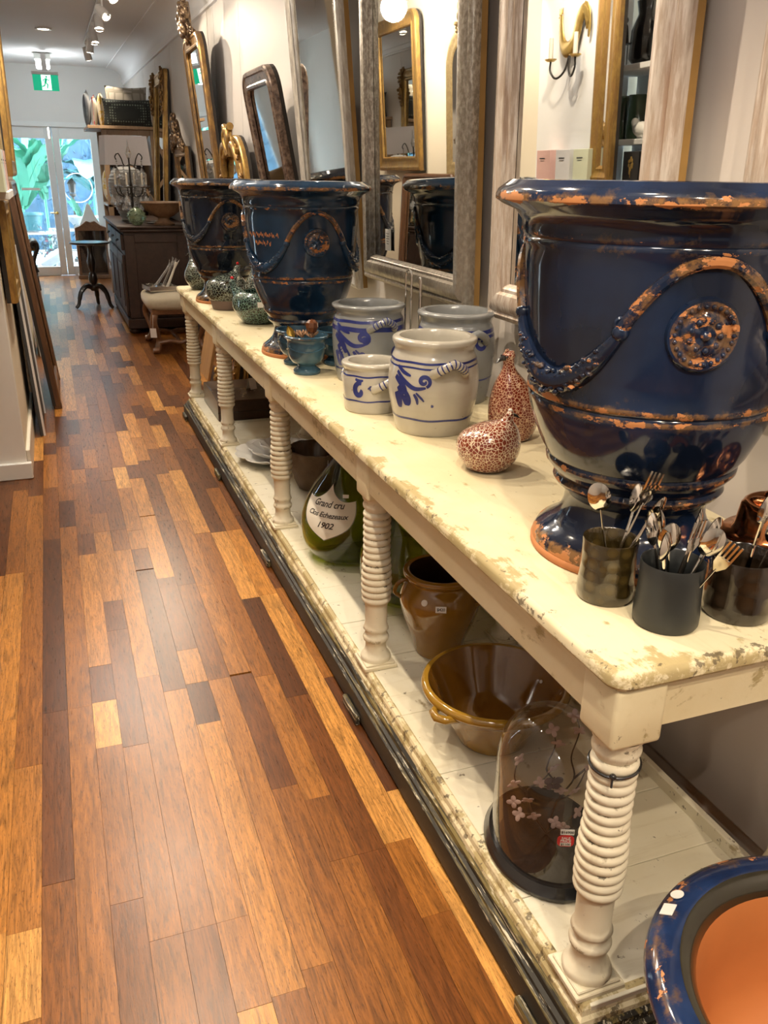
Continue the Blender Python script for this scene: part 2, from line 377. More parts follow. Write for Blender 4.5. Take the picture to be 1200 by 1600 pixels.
MT['black_plain'] = plain('black_lacquer', (.014, .014, .015), .25, var=.1, coat=.4)
# ------------------------------------------------------------------ the room: dimensions in metres, y runs down the shop, x to the wall with mirrors
WX, CZ, BY, FY = 1.42, 2.95, 14.7, -3.0      # wall plane, ceiling height, far wall, front wall behind the viewer
LX = -.27                                     # aisle face of the short wall on the other side
TT, SH = .845, .145                           # table top and lower shelf heights

def _floor_mat(name, use_attr):
    t = NT(name); p = t.pos()
    if use_attr:
        tone = t.attr('tone'); rnd = t.attr('rnd')
    else:
        oi = t.n('ObjectInfo'); sp = t.n('SeparateColor', {'Color': oi.outputs['Color']}); tone = sp.outputs[0]; rnd = sp.outputs[1]
    off = t.n('CombineXYZ', {'X': t.math('MULTIPLY', rnd, 37.0), 'Y': t.math('MULTIPLY', rnd, 91.0), 'Z': rnd})
    v = t.n('VectorMath', {0: p, 1: off.outputs[0]}, operation='ADD').outputs[0]
    g = t.noise(t.scale(v, (20, 1.6, 1)), 2.4, 6, .65, 2.2); f = t.noise(t.scale(v, (150, 9, 1)), 2.0, 4, .7); k = t.noise(t.scale(v, (60, 12, 1)), 5.0, 3, .65)
    c = t.ramp(tone, [(0, (.060, .018, .005)), (.3, (.145, .046, .009)), (.6, (.275, .100, .017)), (.85, (.45, .190, .038)), (1, (.60, .30, .080))])
    vv = t.math('ADD', -.12, t.math('ADD', t.math('MULTIPLY', t.step(g, .25, .75), .85), t.math('MULTIPLY', f, 1.25)))
    c = t.mix(1.0, c, t.n('CombineColor', {0: vv, 1: vv, 2: vv}).outputs[0], 'MULTIPLY')
    c = t.mix(t.math('MULTIPLY', t.step(k, .56, .68), .6), c, (.070, .024, .008))
    t.P(Base_Color=c, Roughness=t.math('ADD', .23, t.math('MULTIPLY', f, .12)), Specular_IOR_Level=.42); t.bump(t.math('ADD', f, k), .06, .002); return t.m
MT['plank'] = _floor_mat('hardwood_plank', False); MT['plank_far'] = _floor_mat('hardwood_plank_far', True)
PW = .0725; PX0 = -.2
KN = [(-3, 3.48, 4.16, .15), (-2, 1.58, 2.41, .8), (-2, 2.41, 3.49, .85), (-2, 3.48, 4.53, .55), (-1, 1.34, 1.57, 1), (-1, 1.57, 2.16, .75), (-1, 2.16, 3.47, .6), (-1, 3.47, 4.42, .62), (0, 1.28, 1.69, .45), (0, 1.69, 2.41, .28), (0, 2.41, 3.81, .1), (0, 3.81, 4.53, .38), (0, 4.53, 5.12, .62), (1, 1.26, 2.41, .62), (1, 2.41, 3.46, .6), (2, 1.23, 1.58, .38), (2, 1.58, 2.18, .55), (2, 2.18, 2.42, 1), (2, 2.42, 2.64, .28), (2, 2.64, 3.59, .78), (3, 1.21, 1.45, .52), (3, 1.45, 2.16, .6), (3, 2.16, 2.87, .35), (3, 7.85, 8.9, .85), (4, 1.18, 1.45, .38), (4, 1.45, 2.52, .55), (4, 2.52, 3.59, .75), (5, 1.0, 1.22, .9), (5, 1.22, 1.45, .66), (5, 1.45, 2.41, .72), (5, 2.41, 3.35, .2), (5, 3.36, 3.58, .35), (5, 3.58, 3.8, .7), (6, 1.0, 1.23, .5), (6, 1.23, 2.2, .85), (6, 2.2, 2.43, .12), (6, 2.43, 2.65, .75), (6, 2.65, 3.25, .32), (6, 3.25, 3.96, .85), (6, 3.97, 4.54, .85), (6, 7.35, 8.14, .8), (7, .9, 1.27, .6), (7, 1.27, 2.43, .68), (7, 2.43, 3.16, .4), (8, .9, 1.84, .5), (8, 1.84, 2.43, .3), (8, 2.44, 3.13, .68), (9, .9, 1.54, .55), (9, 1.54, 1.77, .45), (9, 1.77, 2.4, .66), (9, 2.4, 3.67, .55), (9, 3.67, 4.25, .88), (9, 5.07, 5.56, .9), (9, 5.59, 5.81, .1), (9, 7.89, 8.47, .9), (10, .9, 1.54, .3), (10, 1.54, 2.25, .32), (10, 2.25, 2.96, .1), (10, 2.96, 3.66, .92), (11, .9, 1.31, .42), (11, 1.31, 1.55, .62), (11, 1.55, 2.97, .92), (11, 2.97, 3.66, .85), (11, 5.82, 6.03, .85), (12, .9, 1.73, .97), (12, 1.73, 2.32, .12), (12, 2.32, 3.01, .62), (12, 3.01, 3.35, .25)]
floor = MB().box((-.4, 6.0, -.03), (4.6, 18.2, .04)).build('floor', MT['darkwood'], smooth=False); struct(floor)
planks = []
for k in range(-19, 23):
    kn = sorted([q for q in KN if q[0] == k], key=lambda q: q[1]); y = FY+random.uniform(0, .5)
    def fill(y, e):
        while y < e-.02:
            l = random.choice((.24, .36, .48, .6, .72, .72, .96))
            if e-(y+l) < .16: l = e-y
            tone = min(1, max(.05, random.gauss(.47, .21)))
            if random.random() < .10: tone = random.choice((.12, .88, .92))
            planks.append((k, y, min(y+l, e), tone)); y += l
    for q in kn:
        if q[1]-y > .02: fill(y, q[1])
        planks.append((k, max(y, q[1]), q[2], q[3])); y = q[2]
    fill(y, BY)
def seen(k, a, b):
    x = PX0+(k+.5)*PW; P = Vector((x, (a+b)/2, 0))-camo.location; d = P.dot(fw)
    if d < .3 or x > .74 and b < 5.7: return None
    px = 600+1328.6*P.dot(rt)/d; py = 800-1328.6*P.dot(up)/d
    if px < -60 or px > 1230 or py > 1720: return None
    if x < LX and b > 4.75: return None
    return P.length
cand = sorted([(seen(*q[:3]), q) for q in planks if seen(*q[:3]) is not None], key=lambda t: t[0])
near = [q for _, q in cand[:290]]; nearset = set(near)
unit = MB().box((0, 0, -.006), (1, 1, .012)).mesh('plank', smooth=False); unit.materials.append(MT['plank'])
GAP = .0007
for (k, a, b, tone) in near:
    o = link('plank', unit, floor, (PX0+(k+.5)*PW, (a+b)/2, random.uniform(-.0003, .0003))); o.scale = (PW-GAP, b-a-GAP, 1); o.color = (tone, random.random(), 0, 1)
fm = MB(); tones = []; rnds = []
for q in planks:
    if q in nearset: continue
    k, a, b, tone = q; fm.box((PX0+(k+.5)*PW, (a+b)/2, -.006), (PW-GAP, b-a-GAP, .012)); r_ = random.random(); tones += [tone]*8; rnds += [r_]*8
far = fm.build('plank_field', MT['plank_far'], floor, smooth=False, fix=False); far['kind'] = 'stuff'
for nm, dat in (('tone', tones), ('rnd', rnds)):
    at = far.data.attributes.new(nm, 'FLOAT', 'POINT'); at.data.foreach_set('value', dat)

# ---- the wall with the mirrors: painted panels with narrow upright joints
WROT = .0115          # the wall runs very slightly toward the aisle
def wx(y): return WX-(y-1)*WROT
wall = MB().box((.09, (FY+BY)/2-1, 1.5), (.16, BY-FY+.4, 3.1)).build('wall_right', MT['wall'], smooth=False, loc=(WX, 1, 0), rot=(0, 0, WROT)); struct(wall)
ys = [FY, -1.6, -.4, .75, 1.95, 3.2, 4.42, 5.05, 6.55, 7.45, 7.7, 8.6, 9.8, 11.0, 12.2, 13.4, BY]
for a, b in zip(ys[:-1], ys[1:]):
    MB().box((.005, (a+b)/2-1, 1.46), (.010, b-a-.006, 2.80)).build('panel', MT['wall'], wall, smooth=False, bevel=.003)
# cornice and cove
cv = [(0, CZ-.22), (0-.018, CZ-.215), (0-.022, CZ-.20), (0-.012, CZ-.19), (0-.03, CZ-.165), (0-.034, CZ-.15), (0-.02, CZ-.14)]
cv += [(0-.02-.20*(1-cos(a)), CZ-.14+.14*sin(a)) for a in [PI/2*i/8 for i in range(9)]]+[(0-.235, CZ), (0-.24, CZ+.02), (0+.01, CZ+.02)]
struct(MB().prism(cv, FY-1, BY-1, 'y').build('trim_1', MT['ceiling'], smooth=30, loc=(WX, 1, 0), rot=(0, 0, WROT)), 'coved plaster cornice along the mirror wall')
struct(MB().box(((WX-2.5)/2+.1, (FY+BY)/2, CZ+.05), (4.9, BY-FY+.4, .08)).build('ceiling', MT['ceiling'], smooth=False))
struct(MB().box((-.009, (FY+.9)/2-1, .07), (.018, .9-FY-.2, .14)).build('baseboard_right', MT['trim'], smooth=False, bevel=.004, loc=(WX, 1, 0), rot=(0, 0, WROT)))

# ---- short wall on the aisle side, ends where the room opens to the garden doors
MT['wall_left'] = MT['wall_cream']
wl = MB().box(((LX-.75)/2, (4.76+8.7)/2, 1.5), (.75+LX, 8.7-4.76, 3.1)).build('wall_left', MT['wall_cream'], smooth=False); struct(wl)
MB().box((LX-.10, 4.745, 1.5), (.20, .03, 3.1)).build('pilaster', MT['trim'], wl, smooth=False, bevel=.004)
struct(MB().box((LX+.010, 5.43, .075), (.02, 1.36, .15)).build('baseboard_left', MT['trimcream'], smooth=False, bevel=.004))
struct(MB().box((LX-.10, 4.72, .045), (.245, .03, .09)).build('baseboard_end', MT['trim'], smooth=False, bevel=.004))
struct(MB().box((-1.62, (8.7+BY)/2, 1.5), (.1, BY-8.7, 3.1)).build('wall_side', MT['wall_w'], smooth=False))
struct(MB().box((-1.2, 8.68, 1.5), (.9, .1, 3.1)).build('wall_return', MT['wall_w'], smooth=False))
# lower recessed wall beside the viewer
struct(MB().box((-.80, (FY+4.73)/2, 1.5), (.1, 4.73-FY, 3.1)).build('wall_near', MT['wall_w'], smooth=False))
# front wall behind the viewer
struct(MB().box((.3, FY, 1.5), (3.0, .12, 3.1)).build('wall_front', MT['wall_w'], smooth=False))

# ---- far wall with the garden doors
DX0, DX1, DH = -1.10, .80, 2.15
fb = MB()
for c, d in ((((DX0-1.65)/2, BY+.06, 1.5), (DX0+1.65, .12, 3.1)), (((DX1+WX)/2+.05, BY+.06, 1.5), (WX-DX1+.1, .12, 3.1)), (((DX0+DX1)/2, BY+.06, (DH+3.1)/2), (DX1-DX0, .12, 3.1-DH))): fb.box(c, d)
struct(fb.build('wall_back', MT['wall_w'], smooth=False))
struct(MB().box(((DX0+DX1)/2, BY-.01, DH+.02), (DX1-DX0+.1, .05, .07)).build('trim_2', MT['upvc'], smooth=False, bevel=.006), 'white door head across the far wall')
def leaf(nm, x0, x1, hx):
    d = thing(nm, 'white glazed garden door leaf', 'door', ((x0+x1)/2, BY+.02, 0)); d['kind'] = 'structure'; W = x1-x0
    for q in (-1, 1): MB().box((q*(W/2-.05), 0, DH/2), (.10, .045, DH-.02)).build('stile', MT['upvc'], d, smooth=False, bevel=.005)
    MB().box((0, 0, DH-.09), (W-.20, .045, .17)).build('top_rail', MT['upvc'], d, smooth=False, bevel=.005)
    MB().box((0, 0, .07), (W-.20, .045, .14)).build('bottom_rail', MT['upvc'], d, smooth=False, bevel=.005)
    MB().box((0, 0, DH/2-.02), (W-.20, .006, DH-.30)).build('pane', MT['clear'], d, smooth=False)
    if hx:
        h = MB().ell((hx*(W/2-.05), -.045, .93), (.022, .022, .022)).tube([(hx*(W/2-.05), -.045, .93), (hx*(W/2-.05)-.10*hx, -.05, .93)], .008).build('handle', MT['brass'], d)
        MB().box((0, -.008, 1.27), (.26, .003, .035)).build('sticker', MT['paper'], d, smooth=False)
        MB().box((hx*(W/2-.035), -.032, DH-.10), (.03, .02, .16)).build('door_bolt', MT['chrome'], d, smooth=False, bevel=.003)
    return d
leaf('door_1', -.51-.10, .158, 1); leaf('door_2', .162, .80, 0); leaf('door_3', -1.10, -.614, 0)

# ---- the garden beyond the doors
MT['paving'] = plain('pale_paving', (.42, .46, .48), .8); MT['hedge'] = plain('dark_hedge', (.018, .055, .095), .8, var=.6, scale=5)
MT['banana'] = plain('banana_leaf', (.030, .165, .105), .5, var=.45, scale=3); MT['banana2'] = plain('dark_leaf', (.022, .12, .125), .45, var=.4, scale=4)
MT['teal'] = plain('teal_pot', (.02, .10, .12), .4); MT['outwhite'] = plain('garden_white', (.30, .31, .32), .6)
struct(MB().box((0, 19, -.08), (10, 8.4, .1)).build('ground_1', MT['paving'], smooth=False))
hd = thing('garden_hedge', 'dark blue-green hedge closing the garden behind the glass doors', 'hedge', (0, 19.4, 0))
hb = MB(); rr = random.Random(3)
for i in range(900):
    c = (rr.uniform(-3.2, 3.2), rr.uniform(-.25, .25), rr.uniform(.05, 3.6)); e = Euler((rr.uniform(0, 6), rr.uniform(0, 6), rr.uniform(0, 6))).to_matrix()
    a = rr.uniform(.06, .14); hb.add([e @ Vector(p)+Vector(c) for p in ((-a, 0, 0), (0, -a*.4, .02), (a, 0, 0), (0, a*.4, .02))], [(0, 1, 2, 3)])
o = hb.build('foliage', MT['hedge'], hd, smooth=False); o['kind'] = 'stuff'
MB().box((0, .35, 1.9), (6.8, .3, 3.8)).build('hedge_core', MT['hedge'], hd, smooth=False)
def banana(name, label, loc, leaves, m, pot=None):
    t = thing(name, label, 'plant', loc, group='plants in the garden')
    for (az, el, L, Wd, z0, bend) in leaves:
        mid = []; dirh = Vector((cos(az), sin(az), 0))
        for i in range(13):
            s_ = i/12; mid.append(Vector((0, 0, z0))+dirh*(L*s_*cos(el)+bend*L*.35*s_*s_)+Vector((0, 0, L*s_*sin(el)-bend*L*.55*s_**2.2)))
        side = dirh.cross(Vector((0, 0, 1)))
        def fn(u, v, mid=mid, side=side, Wd=Wd):
            i = int(round(u*12)); ww = Wd*(sin(PI*min(1, .08+u*.92))**.6)*(v-.5)*2; fold = abs(v-.5)*2
            return mid[i]+side*ww+Vector((0, 0, .10*Wd*fold+.02*sin(u*40)*fold))
        b = MB().grid(fn, 13, 5); b2 = [p-Vector((0, 0, .004)) for p in b.v]
        b.add(b2, [tuple(reversed(f)) for f in b.f]); b.build('leaf', m, t, fix=False)
        MB().tube([Vector((0, 0, .1)), Vector((0, 0, z0))]+mid[:10:2], [.03, .022, .016, .012, .010, .008, .005], 6).build('stem', m, t)
    return t
def fan(seed, n, L, Wd, z0, el=1.15, bend=.5):
    q = random.Random(seed); return [(2*PI*i/n+q.uniform(-.25, .25), el+q.uniform(-.2, .15), L*q.uniform(.8, 1.15), Wd*q.uniform(.75, 1.15), z0*q.uniform(.8, 1.2), bend*q.uniform(.5, 1.6)) for i in range(n)]
banana('banana_plant', 'tall pale green banana plant filling the first door pane', (-.42, 16.7, .05), fan(1, 13, 1.3, .17, .95, 1.1, .55), MT['banana'])
banana('banana_plant', 'slender banana plant just behind the door handle', (-.05, 17.6, .05), fan(2, 12, 1.4, .16, 1.1, 1.15, .5), MT['banana'])
banana('broadleaf_plant', 'broad drooping blue-green leaves behind the second door pane', (.80, 17.6, .05), fan(3, 11, 1.2, .24, 1.2, .85, 1.0), MT['banana2'])
banana('young_plant', 'small upright strappy plant in the white planter bowl', (.52, 16.5, .72), [(.5, 1.2, .5, .06, .0, .4), (2.3, 1.1, .55, .07, .0, .5), (4.0, 1.2, .5, .06, .0, .3), (5.3, 1.0, .45, .06, .0, .6)], MT['banana'])
tub = thing('garden_tub', 'teal tub standing on a white garden bench', 'pot', (-.33, 16.0, .60))
MB().lathe([(.12, 0), (.17, .01), (.215, .24), (.235, .245), (.235, .28), (.205, .28), (.16, .05), (0, .04)], 28).build('body', MT['teal'], tub)
pb = thing('planter_bowl', 'wide white planter bowl on a garden table', 'planter', (.52, 16.5, .62))
MB().lathe([(.10, 0), (.14, .01), (.27, .17), (.29, .175), (.29, .19), (.26, .19), (.12, .04), (0, .04)], 28).build('body', MT['outwhite'], pb)
for nm, lab, x, y, z, wd in (('garden_bench', 'white garden bench under the teal tub', -.40, 16.0, .56, 1.0), ('garden_table', 'white slatted table under the planter bowl', .50, 16.5, .58, 1.1)):
    t = thing(nm, lab, 'table', (x, y, 0))
    for i in range(4): MB().box((0, -.18+.12*i, z), (wd, .10, .035)).build('slat', MT['outwhite'], t, smooth=False, bevel=.004)
    for a in (-1, 1):
        for b in (-1, 1): MB().box((a*(wd/2-.05), b*.17, z/2-.02), (.05, .05, z-.02)).build('leg', MT['outwhite'], t, smooth=False, bevel=.004)
cr_ = thing('foam_slab', 'white slab tilted on the paving outside the first door', 'slab', (-.02, 15.5, .20), (R(0), R(-28), R(12)))
MB().box((0, 0, 0), (.52, .34, .14)).build('body', MT['outwhite'], cr_, bevel=.025, seg=3)
fl = thing('flowering_shrub', 'pale pink and silver flowering shrub low by the door', 'shrub', (-.02, 15.8, -.03), group='plants in the garden')
sb = MB(); pk = MB(); rr = random.Random(8)
for i in range(260):
    c = Vector((rr.gauss(0, .15), rr.gauss(0, .12), abs(rr.gauss(.38, .16)))); e = Euler((rr.uniform(0, 6), rr.uniform(0, 6), rr.uniform(0, 6))).to_matrix(); a = rr.uniform(.02, .05)
    (pk if i % 12 == 0 else sb).add([e @ Vector(p)+c for p in ((-a, 0, 0), (0, -a*.5, .01), (a, 0, 0), (0, a*.5, .01))], [(0, 1, 2, 3)])
sb.tube([(0, 0, 0), (.02, 0, .3)], .012, 6)
MT['silverleaf'] = plain('silver_leaf_plant', (.05, .095, .11), .6); MT['pink'] = plain('pink_petal', (.16, .05, .07), .6)
o = sb.build('foliage', MT['silverleaf'], fl, smooth=False); o['kind'] = 'stuff'; o = pk.build('petals', MT['pink'], fl, smooth=False); o['kind'] = 'stuff'
ln = thing('garden_lantern', 'dark post lantern with a hoop seen through the second pane', 'lantern', (.42, 16.95, 0))
MB().lathe([(.10, 0), (.10, .05), (.025, .08), (.022, 1.1), (.06, 1.13), (.055, 1.16)], 12).build('post', MT['iron'], ln)
MB().lathe([(.05, 1.17), (.065, 1.30), (.08, 1.32), (.02, 1.41), (0, 1.43)], 6).build('lantern_head', MT['iron'], ln)
MB().tube([(.10+.24*cos(a), .05, 1.25+.24*sin(a)) for a in [2*PI*i/28 for i in range(28)]], .008, 6, closed=True).build('hoop', MT['lampmetal'], ln)

# ------------------------------------------------------------------ lamps
def spot_light(parent, loc, target, watts, cone=70, blend=.35, radius=.022, color=WARM):
    l = bpy.data.lights.new('spot', 'SPOT'); l.energy = watts; l.spot_size = R(cone); l.spot_blend = blend; l.shadow_soft_size = radius; l.color = color
    o = bpy.data.objects.new('spot_beam', l); COL.objects.link(o); o.parent = parent; o.location = Vector(loc)-parent.location
    o.rotation_euler = (Vector(target)-Vector(loc)).to_track_quat('-Z', 'Y').to_euler()
    return o
TRX = .62; BX0 = -.30
tr = thing('light_track', 'pale ceiling light track above the aisle', 'light track', (TRX, 0, CZ))
MB().box((0, 9.3, -.012), (.035, 5.2, .022)).build('rail', MT['lampmetal'], tr, smooth=False, bevel=.003)
def track_head(y, target, watts, label, cone=70, blend=.35):
    t = thing('track_spotlight', label, 'spotlight', (TRX, y, CZ-.025), group='spotlights on the ceiling track')
    d = (Vector(target)-Vector((TRX, y, CZ-.14))).normalized(); a = Vector((0, 0, -.13))
    MB().box((0, 0, -.015), (.03, .12, .03)).build('adapter', MT['lampmetal'], t, smooth=False, bevel=.003)
    MB().tube([(0, 0, -.03), (0, 0, -.10)], .008, 8).build('stem', MT['lampmetal'], t)
    MB().tube([a-d*.075, a-d*.07, a+d*.06, a+d*.06], [.02, .036, .042, .040], 20).build('can', MT['lampmetal'], t)
    MB().tube([a+d*.0605, a+d*.063], [.033, .033], 20).build('bulb', MT['bulb'], t)
    l = spot_light(t, Vector((TRX, y, CZ-.155))+d*.075, target, watts, cone, blend); return t
HEADS = [(7.0, (LX, 7.1, 1.95), 1.0, 'added track spotlight brightening the gilt mirror and cream wall across the aisle'),  # this head is out of view, added to brighten the cream wall
         (7.7, (1.3, 6.6, 1.6), .9, 'track spotlight above the footstool'),
         (8.6, (1.35, 7.4, 1.8), .9, 'track spotlight aimed at the crested gilt mirror'),
         (9.2, (.5, 8.0, 0), .9, 'track spotlight aimed down the aisle floor'),
         (10.15, (.8, 9.6, 1.3), 1.0, 'track spotlight above the crystal girandole'),
         (10.9, (.2, 11.2, 0), .8, 'track spotlight second from the track end'),
         (11.6, (.9, 12.0, 1.6), .4, 'last track spotlight at the far end of the rail')]
for y, tg, k, lab in HEADS: track_head(y, tg, SPOT_W*k, lab, 78)
GX = .32
def gimbal(y, target, k, lab, cone=80, x=GX):
    t = thing('gimbal_downlight', lab, 'downlight', (x, y, CZ), group='gimbal downlights over the aisle')
    MB().lathe([(.05, -.003), (.075, -.008), (.075, .012), (.05, .012)], 28).build('ring', MT['lampmetal'], t)
    d = (Vector(target)-Vector((x, y, CZ))).normalized()
    MB().tube([d*-.02, d*.022], [.036, .044], 20, cap=False).build('can', MT['lampmetal'], t)
    MB().tube([d*.008, d*.012], [.034, .034], 20).build('bulb', MT['bulb'], t)
    spot_light(t, Vector((x, y, CZ))+d*.045, target, SPOT_W*k, cone, .4, .02)
for y, tg, k, lab in ((-.5, (.62, .85, .45), 1.45, 'gimbal downlight beside the viewer'), (.85, (.70, 1.15, .4), 1.1, 'gimbal downlight over the near table corner'), (2.15, (.75, 1.7, .6), 1.0, 'gimbal downlight over the red guinea fowl'),
                      (3.45, (.85, 2.4, .7), 1.2, 'gimbal downlight over the stoneware jars'), (4.7, (.80, 3.7, .7), 1.1, 'gimbal downlight over the middle urn'), (6.0, (.85, 5.1, .7), 1.1, 'gimbal downlight over the far table end'), (5.2, (LX, 5.6, 1.9), .9, 'added gimbal downlight brightening the cream wall'), (4.0, (-.42, 4.45, 1.95), 1.0, 'added gimbal downlight brightening the display bay')): gimbal(y, tg, k, lab)  # cream wall and display bay gimbals are unseen lamps added to brighten them
gimbal(-.9, (1.35, 1.25, .35), 1.3, 'added gimbal downlight behind the viewer brightening the wall by the floor urn', 60, .75)  # unseen lamp added to lift the dark wall past the table end
dn = thing('downlight', 'round recessed downlight glowing in the ceiling', 'downlight', (.165, 11.0, CZ))
MB().lathe([(.055, -.004), (.085, -.012), (.085, .02), (.055, .02)], 28).build('ring', MT['lampmetal'], dn)
MB().lathe([(0, -.006), (.056, -.006), (.056, .01), (0, .01)], 28).build('bulb', MT['bulb'], dn)
spot_light(dn, (.165, 11.0, CZ-.03), (.165, 11.0, 0), SPOT_W*.6, 120, .6, .05)
def square_light(x, y, lab, watts, col):
    sq = thing('ceiling_light', lab, 'ceiling light', (x, y, CZ), group='square ceiling lights')
    MB().box((0, 0, -.035), (.20, .20, .07)).build('housing', MT['lampmetal'], sq, smooth=False, bevel=.005)
    MB().box((0, 0, -.125), (.17, .17, .10)).build('diffuser', MT['panel_light'], sq, smooth=True, bevel=.02, seg=3)
    l = bpy.data.lights.new('glow', 'POINT'); l.energy = watts; l.shadow_soft_size = .09; l.color = col
    o = bpy.data.objects.new('lamp_glow', l); COL.objects.link(o); o.parent = sq; o.location = (0, 0, -.36)
square_light(.14, 13.3, 'square glowing ceiling light in front of the exit sign', 17, (.95, .98, 1))
square_light(.10, 6.5, 'added square fill light above the aisle by the footstool', 42, (1, .93, .84))  # out of view, added as soft fill for the ceiling and aisle wall
square_light(.10, 4.4, 'added square fill light above the aisle by the jars', 20, (1, .92, .82))  # unseen fill lamp, added for softer light over the table
square_light(.10, .4, 'added square fill light above the viewer', 26, (1, .92, .82))  # added overhead out of frame to fill the near end
# unseen downlights added as fill over the near aisle (behind and beside the viewer)
for y, lab in ((-1.6, 'added round fill downlight near the shop front'), (2.9, 'added round fill downlight over the aisle beside the jars')):
    t = thing('downlight', lab, 'downlight', (-.05, y, CZ))
    MB().lathe([(.055, -.004), (.085, -.012), (.085, .02), (.055, .02)], 28).build('ring', MT['lampmetal'], t)
    MB().lathe([(0, -.006), (.056, -.006), (.056, .01), (0, .01)], 28).build('bulb', MT['bulb'], t)
    spot_light(t, (-.05, y, CZ-.03), (-.05, y, 0), SPOT_W*.75, 130, .6, .05)
# exit sign
MT['exitgreen'] = emit('exit_green', (.0, .42, .22), .9); MT['exitwhite'] = emit('exit_white', (.85, 1, .93), 1.6)
ex = thing('exit_sign', 'green and white running man exit sign under the ceiling', 'sign', (.15, 13.0, 2.49), (0, 0, 0))
MB().box((0, 0, .10), (.31, .02, .19)).build('sign_panel', MT['exitgreen'], ex, smooth=False, bevel=.003)
MB().box((0, .005, .21), (.33, .05, .04)).build('housing', MT['lampmetal'], ex, smooth=False, bevel=.004)
MB().box((0, .005, .33), (.06, .03, .22)).build('bracket', MT['lampmetal'], ex, smooth=False)
MB().box((.005, -.0115, .10), (.115, .003, .175)).build('doorway_symbol', MT['exitwhite'], ex, smooth=False)
rm = MB(); 
rm.lathe([(0, 0), (.012, 0), (.012, .002), (0, .002)], 12); rm.xf(Matrix.Translation((.012, -.0135, .165)) @ Matrix.Rotation(PI/2, 4, 'X'))
def limb(pts, wd):
    for (a, b) in zip(pts[:-1], pts[1:]):
        a, b = Vector(a), Vector(b); t = (b-a).normalized(); n = Vector((-t.y, t.x))*wd/2
        rm.prism([(a-n-t*wd*.2)[:2], (b-n+t*wd*.2)[:2], (b+n+t*wd*.2)[:2], (a+n-t*wd*.2)[:2]], -.0150, -.0132, 'y')
limb([(.006, .145), (-.006, .10)], .026); limb([(-.006, .10), (.02, .075), (.012, .035)], .014); limb([(-.008, .10), (-.02, .062), (-.048, .052)], .014)
limb([(.008, .145), (.032, .125), (.045, .135)], .009); limb([(0, .14), (-.028, .132), (-.03, .108)], .009)
rm.build('running_man', MT['exitgreen'], ex, smooth=False)
# ------------------------------------------------------------------ the long table
TX0, TX1, TY0, TY1 = .722, 1.345, .905, 5.90
tb = thing('display_table', 'long cream-painted display table with ring-turned legs and lower shelf', 'table', ((TX0+TX1)/2, TY0, 0))
ox, oy = (TX0+TX1)/2, TY0
def rrect(x0, x1, y0, y1, r, n=6):
    out = []
    for cx, cy, a0 in ((x1-r, y1-r, 0), (x0+r, y1-r, PI/2), (x0+r, y0+r, PI), (x1-r, y0+r, 1.5*PI)):
        out += [(cx+r*cos(a0+PI/2*i/n), cy+r*sin(a0+PI/2*i/n)) for i in range(n+1)]
    return out
def slab(x0, x1, y0, y1, rad, layers, wear_top):
    m = MB(); rings = []
    for inset, z, we in layers:
        o = rrect(x0+inset, x1-inset, y0+inset, y1-inset, max(.004, rad-inset)); rings.append(len(m.v)); m.v += [Vector((a-ox, b-oy, z)) for a, b in o]; m.w += [we]*len(o)
    n = len(o)
    for a, b in zip(rings[:-1], rings[1:]):
        for k in range(n): m.f.append((a+k, a+(k+1) % n, b+(k+1) % n, b+k))
    m.f.append(tuple(reversed(range(rings[0], rings[0]+n)))); m.f.append(tuple(range(rings[-1], rings[-1]+n))); return m
slab(TX0, TX1, TY0, TY1, .035, [(.014, TT-.034, .6), (.004, TT-.030, 1), (.0, TT-.024, 1), (0, TT-.010, 1), (.003, TT-.004, 1), (.009, TT, .9), (.05, TT, 0)], 0).build('table_top', MT['cream'], tb, smooth=30)
# apron rails between the corner blocks
LEGX, LEGXR = .785, 1.235
LY = [.965, 2.14, 3.31, 4.55, 5.70]
AX = TX0+.022
for nm, x in (('front_apron', AX+.011), ('back_apron', 1.27)):
    MB().box((x-ox, (TY0+TY1)/2-oy, TT-.034-.046), (.022, TY1-TY0-.05, .092)).build(nm, MT['cream'], tb, smooth=False, bevel=.002)
for nm, y in (('end_apron', TY0+.034), ('end_apron', TY1-.034)):
    MB().box(((AX+1.28)/2-ox, y-oy, TT-.034-.046), (1.28-AX-.046, .022, .092)).build(nm, MT['cream'], tb, smooth=False, bevel=.002)
# ring-turned leg
ZL = TT-.034-.115
lp = [(.046, .012, .6), (.046, .018, .6), (.047, .026, .3), (.044, .034, .5), (.036, .040, .2), (.032, .060, .2), (.032, .078, .2), (.038, .084, .6), (.040, .092, .5), (.037, .100, .3), (.033, .104, .2), (.034, .116, .4), (.039, .122, .6), (.036, .130, .2), (.0335, .14, .1), (.034, .20, .2), (.036, .214, .3)]
z = .214; top = ZL-SH-.045
NR = 14; pitch_ = (top-z)/NR
for i in range(NR):
    f = .0405+.0055*sin(PI*min(1, (i+2)/9))
    lp += [(f+o_, z+pitch_*k_, w_) for k_, o_, w_ in ((.015, -.0062, 1), (.10, -.0030, .5), (.25, -.0004, .1), (.5, .0008, 0), (.75, -.0004, .1), (.90, -.0030, .5), (.985, -.0062, 1))]; z += pitch_
lp += [(.036, top+.004, .5), (.041, top+.012, .3), (.042, top+.02, .5), (.038, top+.030, .8), (.043, top+.038, .4), (.044, top+.0449, .3)]
legm = MB().lathe([(0, .012)]+lp, 32).mesh('leg', 75); legm.materials.append(MT['cream_leg'])
ftm = MB().box((0, 0, .006), (.105, .105, .012)); ftm.box((0, 0, .0145), (.092, .092, .007)); ftm = ftm.mesh('foot_plate', False, .002); ftm.materials.append(MT['cream_leg'])
blk = MB().box((0, 0, .0575), (.098, .098, .115)).mesh('corner_block', True, .010, 3); blk.materials.append(MT['cream'])
